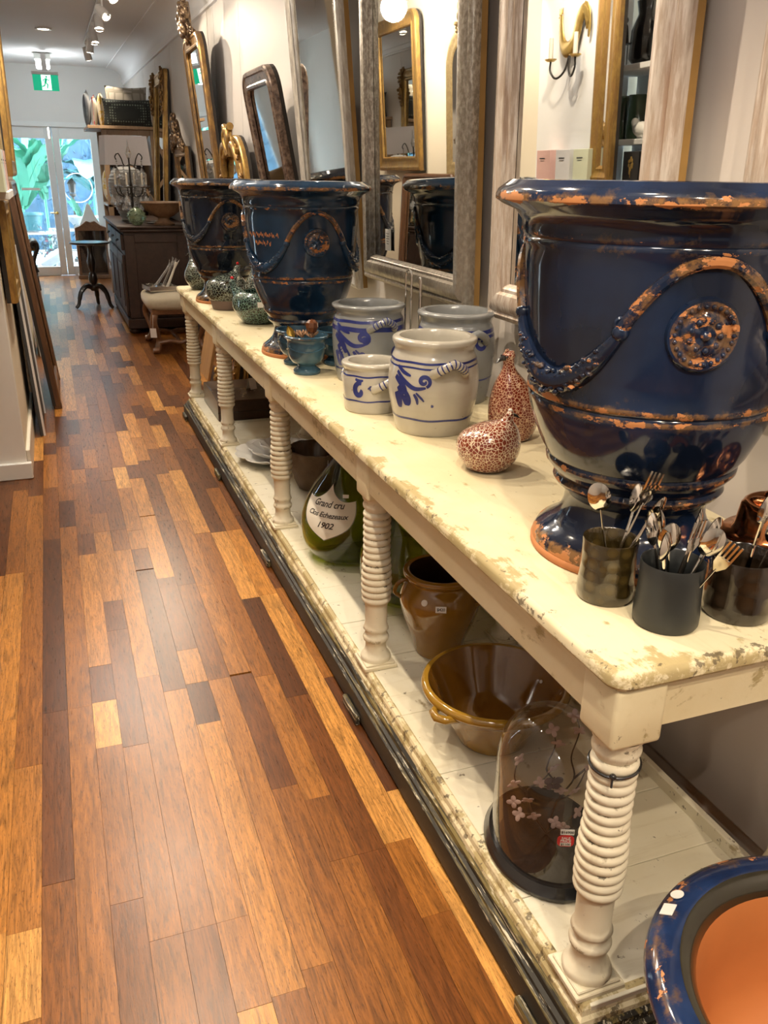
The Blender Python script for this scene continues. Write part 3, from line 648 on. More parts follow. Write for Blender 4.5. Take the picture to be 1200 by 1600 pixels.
brk = MB().prism([(.049, .115), (.049, .022), (.062, .022), (.072, .030), (.078, .034), (.078, .115)], -.012, .012, 'x').mesh('bracket', False, .001); brk.materials.append(MT['cream'])
for j, lx in enumerate((LEGX, LEGXR)):
    for i, ly in enumerate(LY):
        l = link('leg', legm, tb, (lx-ox, ly-oy, SH), (0, 0, .9*i+2*j)); f = link('foot_plate', ftm, l, (0, 0, 0), (0, 0, -.9*i-2*j))
        link('corner_block', blk, tb, (lx-ox, ly-oy, ZL))
# cord tied round the nearest leg
zt = ZL-.060
MB().tube([(LEGX-ox+.0425*cos(a), LY[0]-oy+.0425*sin(a), zt-.004*cos(a-3.6)) for a in [2*PI*i/30 for i in range(30)]], .0026, 6, closed=True).ell((LEGX-ox-.028, LY[0]-oy-.036, zt+.001), (.006, .006, .006)).tube([(LEGX-ox-.030, LY[0]-oy-.038, zt), (LEGX-ox-.034, LY[0]-oy-.043, zt-.014)], .002, 5).build('tied_cord', MT['black_plain'], tb)
# lower shelf of cross boards, moulded plinth, feet
js = [.90, 1.165, 1.36, 1.585, 1.85, 2.16, 2.40, 2.675, 3.03, 3.44, 3.83, 4.2, 4.6, 4.95, 5.3, 5.74]
for a, b in zip(js[:-1], js[1:]):
    MB().box(((.757+1.255)/2-ox, (a+b)/2-oy, SH-.010+random.uniform(-.0006, .0006)), (1.255-.757, b-a-.0022, .02), None, .25).build('shelf_board', MT['cream_shelf'], tb, smooth=False, bevel=.0012)
PYE = 5.76
def molding(prof, name, m, x_in):
    # profile (outward offset from the plinth face, z, wear) run along the front and both ends
    mb = MB(); n = len(prof); runs = []
    for (off, z, we) in prof:
        x = .700+off; y0 = .862+off; y1 = PYE-off
        runs.append([(x_in, y0, z, we), (x, y0, z, we), (x, y1, z, we), (x_in, y1, z, we)])
    for k in range(4):
        for r_ in runs: q = r_[k]; mb.v.append(Vector((q[0]-ox, q[1]-oy, q[2]))); mb.w.append(q[3])
    for k in range(3):
        for i in range(n-1): mb.f.append((k*n+i, (k+1)*n+i, (k+1)*n+i+1, k*n+i+1))
    mb.f.append(tuple(range(n))); mb.f.append(tuple(3*n+i for i in reversed(range(n)))); return mb.build(name, m, tb, smooth=20)
molding([(.06, .012, .0), (.0, .012, .3), (0, .070, .15), (.002, .076, .9), (.010, .080, .6), (.011, .088, 1), (.020, .092, .7), (.022, .104, 1), (.030, .110, 1), (.06, .110, 0)], 'plinth', MT['black'], 1.27)
molding([(.06, .110, 0), (.030, .110, 1), (.032, .120, .9), (.038, .126, .9), (.040, .138, .9), (.044, .144, 1), (.054, .147, 1), (.060, .1445, 1), (.060, .12, 0)], 'shelf_rim', MT['cream'], 1.27)
MB().box((1.262-ox, (.92+PYE)/2-oy, .155), (.018, PYE-1.0, .05), None, .6).build('back_rail', MT['cream_shelf'], tb, smooth=False, bevel=.003)
for y in (.98, 2.10, 3.27, 4.42, 5.66):
    MB().box((.692-ox, y-oy, .017), (.016, .13, .034), None, 1).build('foot', MT['black'], tb, smooth=True, bevel=.005, seg=2)
    MB().box((1.0-ox, y-oy, .006), (.5, .08, .012)).build('bearer', MT['black'], tb, smooth=False)

# ------------------------------------------------------------------ blue garden urns
def urn_prof(sr, sz):
    P = [(.0, 0, 0), (.188, 0, .8), (.196, .010, 1.2), (.197, .022, 1.2), (.190, .036, 1), (.165, .052, .35), (.147, .070, .1), (.139, .090, 0), (.137, .110, 0), (.143, .128, .2), (.160, .140, .8), (.165, .148, .9), (.161, .158, .6), (.172, .174, .3), (.182, .186, .9), (.183, .194, .9), (.181, .200, .3), (.195, .222, 0), (.213, .265, 0), (.2245, .300, .2), (.227, .312, .9), (.2275, .319, .9), (.2245, .324, .5), (.230, .330, 1), (.2305, .338, .9), (.228, .344, .4), (.236, .380, 0), (.244, .430, 0), (.249, .500, 0), (.252, .560, 0), (.2525, .590, .4), (.257, .596, .8), (.257, .602, .6), (.2545, .606, .4), (.259, .612, .8), (.259, .619, .5), (.262, .634, .1), (.276, .650, .1), (.300, .660, .5), (.312, .668, 1), (.3125, .676, 1), (.308, .685, .6), (.297, .693, .25), (.288, .700, .3)]
    return [(r*sr, z*sz, we) for r, z, we in P]
def add_swag(t, pf, th0, sr, sz, m, n=3, full=True):
    S = sr
    def sp(th, z, off=0.0): r_ = pf(z)+off; return Vector((r_*cos(th), r_*sin(th), z))
    for k in range(n):
        c = th0+k*2*PI/n
        # medallion
        md = MB()
        def disc(u, v, c=c):
            rr = .062*S*u; a = 2*PI*v; th = c+rr*cos(a)/(.249*S); z = .473*sz+rr*sin(a)
            h = .010*(1-u**6)*(.55+.45*(1 if u > .78 else 0)) if u < 1 else 0
            h = .0085*sstep(1.0, .93, u)*(1-.5*sstep(.72, .66, u))+.0045*sstep(.62, .5, u)*(1+.5*sin(5*a)*sstep(.1, .3, u))
            return sp(th, z, h*S-.001)
        md.grid(disc, 16, 48, cv=True, wear=[(.15+.75*(abs((i/15)-.55) < .33)) for i in range(16) for j in range(48)])
        mo = md.build('medallion', m, t, smooth=60)
        bd = MB()
        for q in range(26):
            a = 2*PI*q/26; rr = .0465*S; bd.ell(sp(c+rr*cos(a)/(.249*S), .473*sz+rr*sin(a), .0065*S), (.0042*S, .0042*S, .0042*S), 8, 6)
        for q in range(9):
            a = 2*PI*q/9; rr = .024*S; bd.ell(sp(c+rr*cos(a)/(.249*S), .473*sz+rr*sin(a), .006*S), (.006*S, .006*S, .006*S), 8, 6)
        bd.ell(sp(c, .473*sz, .007*S), (.009*S,)*3, 10, 6); bd.w = [.8]*len(bd.v)
        bo = bd.build('medallion_relief', m, mo, smooth=60); bo['kind'] = 'stuff'
        # ribbon arch over the medallion
        hw = R(30); ar = []
        for i in range(25):
            s_ = -1+2*i/24; ar.append(sp(c+hw*s_, sz*(.474+.112*(1-abs(s_)**2.1)), .003*S))
        MB().tube(ar, [.0095*S*(1+.25*abs(-1+2*i/24)) for i in range(25)], 8, wear=.95).build('ribbon_arch', m, t)
        # knots
        for s_ in (-1,):
            kp = sp(c+hw*s_, .470*sz, .003*S); MB().ell(kp, (.015*S,)*3, 12, 8).tube([kp+Vector((0, 0, .014*S))+Vector((cos(a)*-sin(c), cos(a)*cos(c), sin(a)))*.010*S for a in [2*PI*i/10 for i in range(10)]], .004*S, 6, closed=True, wear=.7).build('knot', m, t)
        kp = sp(c+hw, .470*sz, .003*S); MB().ell(kp, (.015*S,)*3, 12, 8).build('knot', m, t)
        # leafy garland to the next knot
        a0, a1 = c+hw, c+2*PI/n-hw; gl = []; gr = []
        for i in range(25):
            s_ = i/24; gl.append(sp(a0+(a1-a0)*s_, sz*(.468-.098*(1-abs(2*s_-1)**2.0)), .004*S)); gr.append(S*(.009+.013*sin(PI*s_)**.8))
        g = MB().tube(gl, gr, 8, flat=1.1, wear=.35)
        if full:
            for i in range(3, 22):
                p = gl[i]; nrm = Vector((p.x, p.y, 0)).normalized()
                for dz in (-1, 0, 1):
                    n0 = len(g.v); g.ell(p+nrm*gr[i]*.62+Vector((0, 0, (dz+.35*sin(i*2.1))*gr[i]*.7)), (.0075*S, .0075*S, .0048*S), 8, 5, Euler((.5*sin(i*1.7), .6*cos(i*2.3+dz), i*.9)).to_matrix()); g.w[n0:] = [.75]*(len(g.v)-n0)
        go = g.build('garland', m, t, smooth=60)
def urn(loc, label, sr, sz, m, th_med, rim_m=None, swag=True):
    t = thing('garden_urn', label, 'urn', loc, group='large blue glazed garden urns')
    pr = urn_prof(sr, sz); pf = lerp_prof(pr[1:])
    inner = [(.276*sr, .697*sz, .2), (.262*sr, .668*sz, 0), (.238*sr, .60*sz, 0), (.228*sr, .42*sz, 0), (.185*sr, .24*sz, 0), (.10*sr, .20*sz, 0), (0, .195*sz, 0)]
    MB().lathe(pr+inner[:2], 96).build('body', m, t, smooth=50, fix=True)
    MB().lathe([(q[0], q[1]+.0005) for q in inner[1:]], 64).build('inside', MT['terra_in'], t, smooth=50)
    MB().lathe([(.1965*sr, .000), (.1995*sr, .004), (.1995*sr, .013*sz), (.196*sr, .017*sz), (.15*sr, .017*sz)], 64).build('foot_rim', MT['terra'], t)
    if swag: add_swag(t, pf, th_med, sr, sz, m)
    return t, pf
def facing(x, y): return math.atan2(-y, -x)
u1, pf1 = urn((1.04, 1.33, TT), 'huge navy urn nearest the cutlery cups with terracotta chips on its rim', 1.0, 1.0, MT['urn'], facing(1.04, 1.33)+R(17.5))
u2, pf2 = urn((.945, 3.50, TT), 'blue urn in the middle of the table behind the small blue pots', .90, .965, MT['urn2'], facing(.945, 3.5)+R(15))
u3, pf3 = urn((.915, 5.12, TT), 'dark blue urn at the far end of the table behind the speckled fowls', .88, .955, MT['urn3'], facing(.915, 5.12)+R(12))
# faded painted lettering on the middle urn, worn to scribbles
def on_surface(pf, pts, width, off, closed=False):
    m = MB(); N = len(pts)
    for i, (th, z) in enumerate(pts):
        a = pts[max(i-1, 0)]; b = pts[min(i+1, N-1)]; r_ = pf(z); dx = (b[0]-a[0])*r_; dz = b[1]-a[1]; L = math.hypot(dx, dz)+1e-9
        wd = (width[i] if isinstance(width, list) else width)/2; nx, nz = -dz/L*wd, dx/L*wd
        for s_ in (-1, 1):
            t2 = th+s_*nx/r_; z2 = z+s_*nz; rr = pf(z2)+off; m.v.append(Vector((rr*cos(t2), rr*sin(t2), z2))); m.w.append(0)
    for i in range(N-1): m.f.append((2*i, 2*i+1, 2*i+3, 2*i+2))
    return m
sc_ = MB(); f0 = facing(.945, 3.5)-R(42)
rr = random.Random(5)
for ln_, (z0, w_, n_) in enumerate(((.482, .17, 20), (.452, .09, 12))):
    pts = [(f0+(-w_/2+w_*i/(n_*6))/.225, z0+.007*sin(i*1.05)+.004*sin(i*.37)) for i in range(n_*6+1)]
    k = 0
    while k < len(pts)-6:
        e = k+rr.randint(5, 16); sc_.merge(on_surface(pf2, pts[k:e], .003, .0012)); k = e+rr.randint(1, 4)
o = sc_.build('faded_lettering', MT['terra'], u2, smooth=False, fix=False); o['kind'] = 'stuff'
# price stickers on the far side of the middle urn
for z in (.22, .30):
    a = R(25); rr_ = pf2(z)+.0015
    MB().box((0, 0, 0), (.002, .026, .020)).build('price_sticker', MT['paper'], u2, smooth=False, loc=(rr_*cos(a), rr_*sin(a), z), rot=(0, 0, a))

# floor urn in the foreground with its mouth toward the viewer
fp = thing('garden_urn', 'open blue-rimmed terracotta urn on the floor at the table end', 'urn', (.965, .585, 0), group='large blue glazed garden urns')
S_ = .93; zs = .62
pr = [(r*S_, z*zs, we) for r, z, we in urn_prof(1, 1)[:-4]]
rim = [(.293, .418, .5), (.297, .426, .9), (.294, .435, .7), (.282, .444, .9), (.268, .450, .6), (.256, .451, .35), (.246, .449, .3)]
MB().lathe(pr+rim, 96).build('body', MT['urnrim'], fp, smooth=50)
MB().lathe([(.2465, .4495), (.240, .448), (.228, .440), (.222, .430), (.219, .420)], 72).build('inner_band', MT['band'], fp, smooth=50)
MB().lathe([(.219, .4195), (.212, .39), (.206, .32), (.196, .25), (.175, .20), (.12, .175), (0, .17)], 72).build('inside', MT['terra_in'], fp, smooth=50)
th = facing(.965, .585)
for (da, sh) in ((-94.9, 0), (-86.8, 1)):
    a = th+R(da); c = Vector((.277*cos(a), .277*sin(a), .4482))
    if sh == 0: MB().lathe([(0, 0), (.011, 0), (.011, .0015), (0, .0015)], 20).build('round_sticker', MT['paper'], fp, loc=c, rot=(0, R(24), a))
    else: MB().box((0, 0, 0), (.021, .026, .0015)).build('price_sticker', MT['paper'], fp, smooth=False, loc=c, rot=(0, R(24), a))

# ------------------------------------------------------------------ stoneware jars
def stroke(pf, th0, pts, wid, off=.0007):
    # pts: (sideways metres, height); smooth brush stroke, thin at both ends
    sp_ = spline([(x, z, 0) for x, z in pts], 6); n = len(sp_)
    wid *= 1.35
    return on_surface(pf, [(th0+p.x/.12, p.y) for p in sp_], [max(.0016, wid*(.35+.65*sin(PI*min(1, .12+.88*i/(n-1)))**.7)) for i in range(n)], off)
def spiral(cx, cz, r0_, turns, s0, sgn=1, n=26):
    return [(cx+sgn*r0_*(1-i/n*.85)*cos(s0+turns*2*PI*i/n), cz+r0_*(1-i/n*.85)*sin(s0+turns*2*PI*i/n)) for i in range(n)]
def jar(loc, label, prof, m, th0, handles, bands, deco, depth, handle_m=None, hr=.0125, stripes=True):
    t = thing('stoneware_jar', label, 'jar', loc, group='blue and grey stoneware jars')
    pr = smooth_prof(prof, 4); pf = lerp_prof(pr); top = prof[-1]
    inn = [(top[0]-.012, top[1]-.001), (top[0]-.020, top[1]-.018), (max(q[0] for q in prof)-.016, top[1]*.6), (prof[1][0]-.012, depth), (0, depth-.002)]
    MB().lathe([(0, 0)]+[(q[0], q[1]) for q in pr]+inn, 64).build('body', m, t, smooth=50)
    for hz, da in handles:
        a = th0+R(da); rr_ = pf(hz); 
        pts = []
        for i in range(13):
            s_ = -1+2*i/12; dth = .048*s_/rr_; out = .030*(1-s_*s_)**.6-.004; z = hz+.016*(1-abs(s_)**1.6)-.018*abs(s_)
            pts.append(Vector(((rr_+out)*cos(a+dth), (rr_+out)*sin(a+dth), z)))
        ho = MB().tube(pts, [hr*(1.25 if i in (0, 12) else 1) for i in range(13)], 10).build('handle', m, t)
        if stripes:
            for i in (2, 3, 4, 5, 6, 7, 8, 9, 10):
                q = pts[i]; d_ = (pts[i+1]-pts[i-1]).normalized()
                MB().tube([q-d_*.0020, q+d_*.0020], hr*1.05, 10).build('painted_stripe', MT['cobalt'], ho)
    for z, wd in bands:
        MB().merge(on_surface(pf, [(2*PI*i/64, z+.0012*sin(i*.7)) for i in range(65)], wd, .0007)).build('painted_band', MT['cobalt'], t, smooth=False, fix=False)
    for i_, (pts, wd) in enumerate(deco): stroke(pf, th0, pts, wd, .0007+.00006*i_).build('brush_stroke', MT['cobalt'], t, smooth=False, fix=False)
    return t
def flower(cx, cz, s):
    d = [(spiral(cx+.055*s, cz+.040*s, .017*s, 1.3, -1.2), .009*s), ([(cx-.03*s, cz+.06*s), (cx+.0*s, cz+.035*s), (cx+.03*s, cz+.018*s), (cx+.06*s, cz+.022*s)], .010*s),
         ([(cx-.035*s, cz+.045*s), (cx-.005*s, cz+.02*s), (cx+.005*s, cz-.005*s)], .014*s), ([(cx-.02*s, cz+.02*s), (cx+.004*s, cz-.012*s), (cx+.006*s, cz-.035*s)], .024*s), ([(cx-.03*s, cz+.0*s), (cx-.022*s, cz-.02*s), (cx-.02*s, cz-.045*s)], .020*s),
         ([(cx+.028*s, cz+.002*s), (cx+.036*s, cz-.012*s), (cx+.038*s, cz-.028*s)], .007*s), ([(cx+.034*s, cz+.006*s), (cx+.048*s, cz-.008*s), (cx+.056*s, cz-.018*s)], .005*s), ([(cx-.03*s, cz+.075*s), (cx-.005*s, cz+.06*s), (cx+.018*s, cz+.052*s)], .008*s)]
    return d
J1 = [(.104, 0), (.108, .006), (.119, .05), (.1305, .11), (.132, .165), (.1235, .215), (.116, .234), (.115, .245), (.119, .254), (.123, .262), (.122, .272), (.114, .277)]
j1 = jar((1.0, 2.26, TT), 'cream stoneware jar with blue scrolls in front of the other jars', J1, MT['stone'], facing(1.0, 2.26), [(.205, 22), (.205, 202)], [(.052, .006), (.228-.012, .006), (.206-.004, .005)], flower(-.078, .128, 1.0)+[([(-.004, .098), (.003, .098)], .006)], .03)
J2 = [(.084, 0), (.088, .006), (.092, .05), (.094, .10), (.091, .126), (.090, .134), (.094, .142), (.098, .148), (.096, .155), (.088, .158)]
jar((.905, 2.53, TT), 'low wide stoneware crock with blue painting beside the cream jar', J2, MT['stone'], facing(.905, 2.53), [(.10, 35), (.10, 215)], [(.042, .005), (.120, .005)], [(spiral(-.052, .076, .026, .95, 1.2), .013), ([(-.07, .112), (-.05, .108), (-.035, .110)], .007), ([(-.012, .09), (-.006, .085), (-.010, .082)], .012)], .10)
J3 = [(.112, 0), (.116, .006), (.126, .07), (.1315, .13), (.131, .19), (.125, .225), (.120, .236), (.1195, .246), (.126, .256), (.133, .264), (.132, .272), (.122, .276)]
jar((1.04, 2.95, TT), 'grey stoneware jar with a blue flower beside the small blue pots', J3, MT['stone_d'], facing(1.04, 2.95), [(.215, 24), (.215, 204)], [(.222, .010), (.196, .016), (.052, .006)], flower(-.085, .118, 1.25)+[(spiral(-.022, .150, .022, .2, 0), .024), (spiral(-.025, .105, .012, .3, 0), .014), (spiral(.10, .115, .020, 1.2, 1.0), .008)], .03)
J4 = [(.108, 0), (.112, .006), (.124, .08), (.130, .14), (.129, .20), (.121, .245), (.117, .256), (.1165, .266), (.123, .276), (.129, .284), (.128, .292), (.118, .296)]
jar((1.215, 2.575, TT), 'tall grey stoneware jar against the wall behind the cream jar', J4, MT['stone_d'], facing(1.205, 2.56), [(.225, 28), (.225, 208)], [(.238, .012), (.222, .010), (.085, .005)], [(spiral(.088, .205, .026, 1.1, 2.0), .010)], .03, stripes=False)

# small grey-blue pots in the form of the urns
def small_pot(loc, label, s=1.0, swag=True):
    t = thing('small_urn_pot', label, 'pot', loc, group='small grey-blue urn pots')
    P = [(0, 0), (.048, 0, .6), (.052, .006, .8), (.051, .014, .5), (.040, .022, .2), (.034, .030, .1), (.037, .036, .3), (.054, .044, .1), (.064, .058, .1), (.070, .080, .1), (.072, .100, .1), (.0725, .114, .3), (.071, .118, .6), (.072, .123, .2), (.077, .131, .4), (.083, .136, .9), (.083, .142, .8), (.078, .146, .5), (.070, .145, 0), (.066, .13, 0), (.060, .08, 0), (.03, .05, 0), (0, .045, 0)]
    P = [(q[0]*s, q[1]*s, q[2] if len(q) > 2 else 0) for q in P]
    MB().lathe(P, 48).build('body', MT['greyblue'], t, smooth=50)
    pf = lerp_prof(P[1:18])
    a0 = facing(loc[0], loc[1])
    for k in range(3):
        pts = []; c = a0+k*2*PI/3
        for i in range(21):
            s_ = -1+2*i/20; z = s*(.104-.016*(1-s_*s_)); r_ = pf(z)+.001; pts.append((r_*cos(c+s_*PI/3), r_*sin(c+s_*PI/3), z))
        MB().tube(pts, .0035*s, 6, wear=.6).build('garland', MT['greyblue'], t)
        r_ = pf(.105*s)+.001; a = c+PI/3; MB().ell((r_*cos(a), r_*sin(a), .106*s), (.006*s,)*3, 8, 6).build('knot', MT['greyblue'], t)
    return t
small_pot((.845, 3.095, TT), 'foremost small grey-blue pot holding dried flowers')
small_pot((.85, 3.275, TT), 'small grey-blue pot partly behind the dried-flower pot', .95)
small_pot((1.0, 3.22, TT), 'small grey-blue pot squeezed beside the grey flowered jar', .95)
MT['amber'] = plain('amber_glass', (.14, .045, .015), .08, var=.4, coat=.8); MT['dried'] = plain('dried_petals', (.42, .24, .13), .6, var=.4, scale=50); MT['goldleaf'] = plain('gold_leaf', (.50, .32, .06), .3, .6)
st = thing('glass_stopper', 'brown faceted glass knob standing in the foremost small pot', 'stopper', (.865, 3.085, TT+.128))
MB().lathe([(0, 0), (.006, 0), (.006, .02), (.018, .03), (.024, .045), (.022, .062), (.012, .072), (0, .075)], 8).build('body', MT['amber'], st, smooth=False)
for i, (dx, dy, s) in enumerate(((-.02, -.01, 1), (.012, -.028, 1.1), (.03, .0, .9), (-.005, .02, 1), (-.03, .02, .8))):
    fl_ = thing('dried_flower', 'crinkled dried flower head in the foremost small pot', 'flower', (.845+dx, 3.095+dy, TT+.050), (0, 0, i), group='dried flowers in the small pot')
    fb_ = MB().tube([(0, 0, 0), (0, 0, .092)], .002, 5)
    for k in range(12):
        a = 2*PI*k/12; rr_ = .018*s; fb_.add([(0, 0, .086), (rr_*cos(a-.2), rr_*sin(a-.2), .098+.008*(k % 2)), (rr_*1.15*cos(a), rr_*1.15*sin(a), .108), (rr_*cos(a+.2), rr_*sin(a+.2), .098)], [(0, 1, 2, 3)])
    fb_.build('flower_head', MT['dried'], fl_, smooth=False)
gl_ = thing('gilt_leaf', 'pointed golden leaf sticking up from the foremost small pot', 'leaf', (.80, 3.115, TT+.125), (R(0), R(-22), R(-20)))
MB().grid(lambda u, v: Vector(((v-.5)*.030*sin(PI*min(1, .1+u*.9)), .004*cos((v-.5)*5)+.01*u*u, .055*u)), 9, 5).grid(lambda u, v: Vector(((v-.5)*.030*sin(PI*min(1, .1+u*.9)), .0025+.004*cos((v-.5)*5)+.01*u*u, .055*u)), 9, 5).build('blade', MT['goldleaf'], gl_, fix=False)
sp2 = thing('steel_loop', 'chrome loop handle standing behind the grey flowered jar', 'utensil', (1.215, 3.0, TT), (0, 0, R(-50)))
MB().tube([(-.012, 0, .0), (-.012, 0, .36), (-.008, 0, .375), (0, 0, .381), (.008, 0, .375), (.012, 0, .36), (.012, 0, 0)], .004, 8).build('loop', MT['chrome'], sp2)
MB().tube([(.05, 0, 0), (.05, 0, .34), (.048, 0, .352), (.045, 0, .355)], .006, 8).build('rod', MT['chrome'], sp2); MB().lathe([(0, 0), (.045, 0), (.045, .004), (0, .004)], 24, (.02, 0, 0)).build('stand', MT['chrome'], sp2)

# ------------------------------------------------------------------ ceramic guinea fowls
def fowl(name, label, loc, rz, rings, m, group, beakm=None, comb=None, sx=1, sy=1, n=40, head=None):
    t = thing(name, label, 'figurine', loc, rz, group)
    P = [Vector((q[0], q[1], q[2])) for q in rings]; sp_ = spline(P, 5)
    MB().lathe([(0, 0, 0, rings[0][2])]+[(max(.001, p.x), p.y, 0, p.z) for p in sp_]+[(0, sp_[-1].y+.001, 0, sp_[-1].z)], n, sx=sx, sy=sy).build('body', m, t, smooth=60)
    if head:
        hx, hz, s = head
        MB().tube([(hx+.006*s, 0, hz), (hx+.020*s, 0, hz-.003*s), (hx+.030*s, 0, hz-.010*s)], [.007*s, .005*s, .001], 8).build('beak', beakm or MT['black_plain'], t)
        MB().ell((hx-.002*s, 0, hz+.013*s), (.008*s, .004*s, .007*s), 8, 6).build('comb', comb or MT['redink'], t)
        for s_ in (-1, 1): MB().ell((hx+.006*s, s_*.0095*s, hz+.003*s), (.003*s, .002*s, .003*s), 8, 6).build('eye', MT['black_plain'], t)
    return t
fowl('guinea_fowl', 'round red and white dotted guinea fowl crouching at the table front', (.985, 1.865, TT), R(-35),
     [(.038, 0, .0), (.056, .008, 0), (.076, .035, 0), (.0825, .062, .0), (.076, .090, .004), (.056, .112, .016), (.034, .124, .030), (.018, .132, .042), (.0125, .142, .048), (.0105, .150, .051), (.006, .156, .052)], MT['fowl_red'], 'red dotted guinea fowls', head=(.052, .148, .75), comb=MT['paper'])
fowl('guinea_fowl', 'tall red dotted guinea fowl with raised head beside the near urn', (1.175, 2.09, TT), R(195),
     [(.045, 0, 0), (.058, .008, 0), (.072, .05, -.006), (.074, .09, -.006), (.062, .135, .002), (.042, .170, .014), (.024, .196, .022), (.016, .215, .026), (.0165, .232, .028), (.018, .244, .028), (.012, .255, .026)], MT['fowl_red2'], 'red dotted guinea fowls', head=(.038, .238, 1.2), comb=MT['fowl_red2'])
dg_ = 'speckled dark guinea fowls'
fowl('guinea_fowl', 'dark speckled guinea fowl farthest along the table edge', (.872, 5.70, TT), R(140), [(.050, 0, 0), (.075, .01, 0), (.108, .06, 0), (.110, .10, 0), (.090, .145, .0), (.055, .165, .03), (.026, .178, .055), (.017, .20, .065), (.016, .214, .068), (.008, .224, .068)], MT['fowl_dark'], dg_, head=(.075, .212, 1.2))
h2 = fowl('guinea_fowl', 'dark speckled guinea fowl with unglazed base and tail swirl', (.865, 4.80, TT), R(20), [(.088, .05, 0), (.098, .055, 0), (.112, .085, 0), (.114, .12, 0), (.098, .155, 0), (.060, .178, .02), (.03, .19, .05), (.018, .21, .066), (.016, .222, .070), (.008, .23, .07)], MT['fowl_dark'], dg_, head=(.078, .222, 1.2))
MB().lathe([(0, 0), (.078, 0), (.082, .004), (.096, .052), (0, .052)], 36).build('unglazed_base', MT['mauve'], h2)
sw = MB(); fpf = lerp_prof([(.088, .05), (.098, .055), (.112, .085), (.114, .12), (.098, .155)])
for k in range(4): sw.merge(on_surface(fpf, [(facing(.865, 4.80)-R(20)+R(30)+(.015+.012*k)/.11*cos(a), .09+(.015+.012*k)*sin(a)) for a in [PI*.1+PI*1.1*i/20 for i in range(21)]], .004, .0008))
MT['swirl'] = plain('pale_swirl', (.40, .42, .38), .2); sw.build('tail_swirl', MT['swirl'], h2, smooth=False, fix=False)
hb_ = thing('fowl_planter', 'green dotted fowl-shaped planter with open back and price sticker', 'planter', (.925, 4.29, TT), R(140))
HP = [(.060, 0, 0), (.080, .008, 0), (.118, .06, 0), (.128, .10, 0), (.118, .135, 0), (.098, .155, 0)]
MB().lathe([(0, 0, 0, 0)]+[(p.x, p.y, 0, p.z) for p in spline([Vector(q) for q in HP], 5)]+[(.090, .156), (.088, .14), (.10, .10), (.06, .02), (0, .018)], 48).build('body', MT['fowl_green'], hb_, smooth=50)
MB().tube([(.095, 0, .12), (.122, 0, .15), (.135, 0, .178), (.142, 0, .195), (.146, 0, .205)], [.040, .026, .018, .019, .008], 14).build('neck', MT['fowl_green'], hb_)
MB().tube([(.155, 0, .195), (.172, 0, .188), (.180, 0, .180)], [.008, .006, .001], 8).build('beak', MT['black_plain'], hb_); MB().ell((.140, 0, .212), (.010, .005, .008), 8, 6).build('comb', MT['redink'], hb_)
HPF = lerp_prof(HP)
a = facing(.925, 4.29)-R(140)+R(8); MB().box((0, 0, 0), (.002, .042, .026)).build('price_sticker', MT['paper'], hb_, smooth=False, loc=((HPF(.105)+.002)*cos(a), (HPF(.105)+.002)*sin(a), .105), rot=(0, R(-10), a))
for i, (x, y, rz, lab) in enumerate(((.995, 4.63, 160, 'slim upright speckled fowl between the two far urns'), (1.075, 4.52, 60, 'slim upright speckled fowl behind the green planter'))):
    fowl('guinea_fowl', lab, (x, y, TT), R(rz), [(.040, 0, 0), (.055, .01, 0), (.074, .07, 0), (.070, .12, 0), (.048, .17, .004), (.026, .20, .01), (.018, .225, .012), (.018, .24, .014), (.010, .254, .014)], MT['fowl_dark'], dg_, head=(.024, .238, 1.2))
fowl('guinea_fowl', 'low dark speckled fowl tucked behind the swirl-tailed one', (.985, 5.30-.02-.62+.03, TT), R(200), [(.045, 0, 0), (.062, .01, 0), (.085, .05, 0), (.084, .085, 0), (.060, .115, .01), (.03, .13, .03), (.016, .145, .042), (.008, .156, .044)], MT['fowl_dark'], dg_, head=(.048, .145, 1)) if False else None

# ------------------------------------------------------------------ cutlery cups, copper mould
def cup(label, loc, r_, h, m, rz=0):
    t = thing('cutlery_cup', label, 'cup', loc, rz, 'dark cups holding cutlery')
    MB().lathe([(0, 0), (r_*.96, 0), (r_*1.03, .006), (r_*1.04, h*.2), (r_, h*.45), (r_*.985, h*.75), (r_*1.0, h-.003), (r_*.985, h), (r_*.95, h-.002), (r_*.93, h*.6), (r_*.93, .012), (0, .010)], 40).build('body', m, t, smooth=50)
    return t
CUPS = [((.862, 1.150), .049, .115, 'bronze hammered glass cup beside the near urn foot', MT['bronzecup']), ((.905, 1.034), .053, .115, 'matte black cup full of spoons at the table corner', MT['blackcup']), ((1.045, 1.022), .056, .110, 'dark brown hammered cup right of the matte black cup', MT['browncup']), ((1.165, 1.0), .054, .110, 'dark hammered cup at the edge of the picture past the brown cup', MT['browncup'])]
for (x, y), r_, h, lab, m in CUPS: cup(lab, (x, y, TT), r_, h, m)
def spoon_mesh():
    m = MB(); L = .175
    m.tube([(0, 0, 0), (0, .001, .05), (0, 0, .10), (0, .001, .125)], [.0055, .004, .0028, .003], 8, flat=.5)
    def bowl(u, v):
        a = 2*PI*v; rr = u; x = .0195*rr*cos(a); z = .150+.029*rr*sin(a)*(1 if sin(a) > 0 else .95); return Vector((x, .008*(rr*rr)-.008, z))
    m.grid(bowl, 7, 20, cv=True); m.grid(lambda u, v: bowl(u, v)+Vector((0, .0016, 0)), 7, 20, cv=True)
    return m.mesh('spoon_body', 60, fix=False)
def fork_mesh():
    m = MB(); m.tube([(0, 0, 0), (0, .001, .05), (0, 0, .10), (0, .001, .130)], [.0055, .004, .0028, .003], 8, flat=.5)
    m.prism([(-.0025, .125), (.0025, .125), (.011, .140), (.012, .155), (-.012, .155), (-.011, .140)], -.001, .001, 'y')
    for k in range(4): m.box((-.0102+.0068*k, 0, .172), (.0032, .002, .036))
    return m.mesh('fork_body', 40)
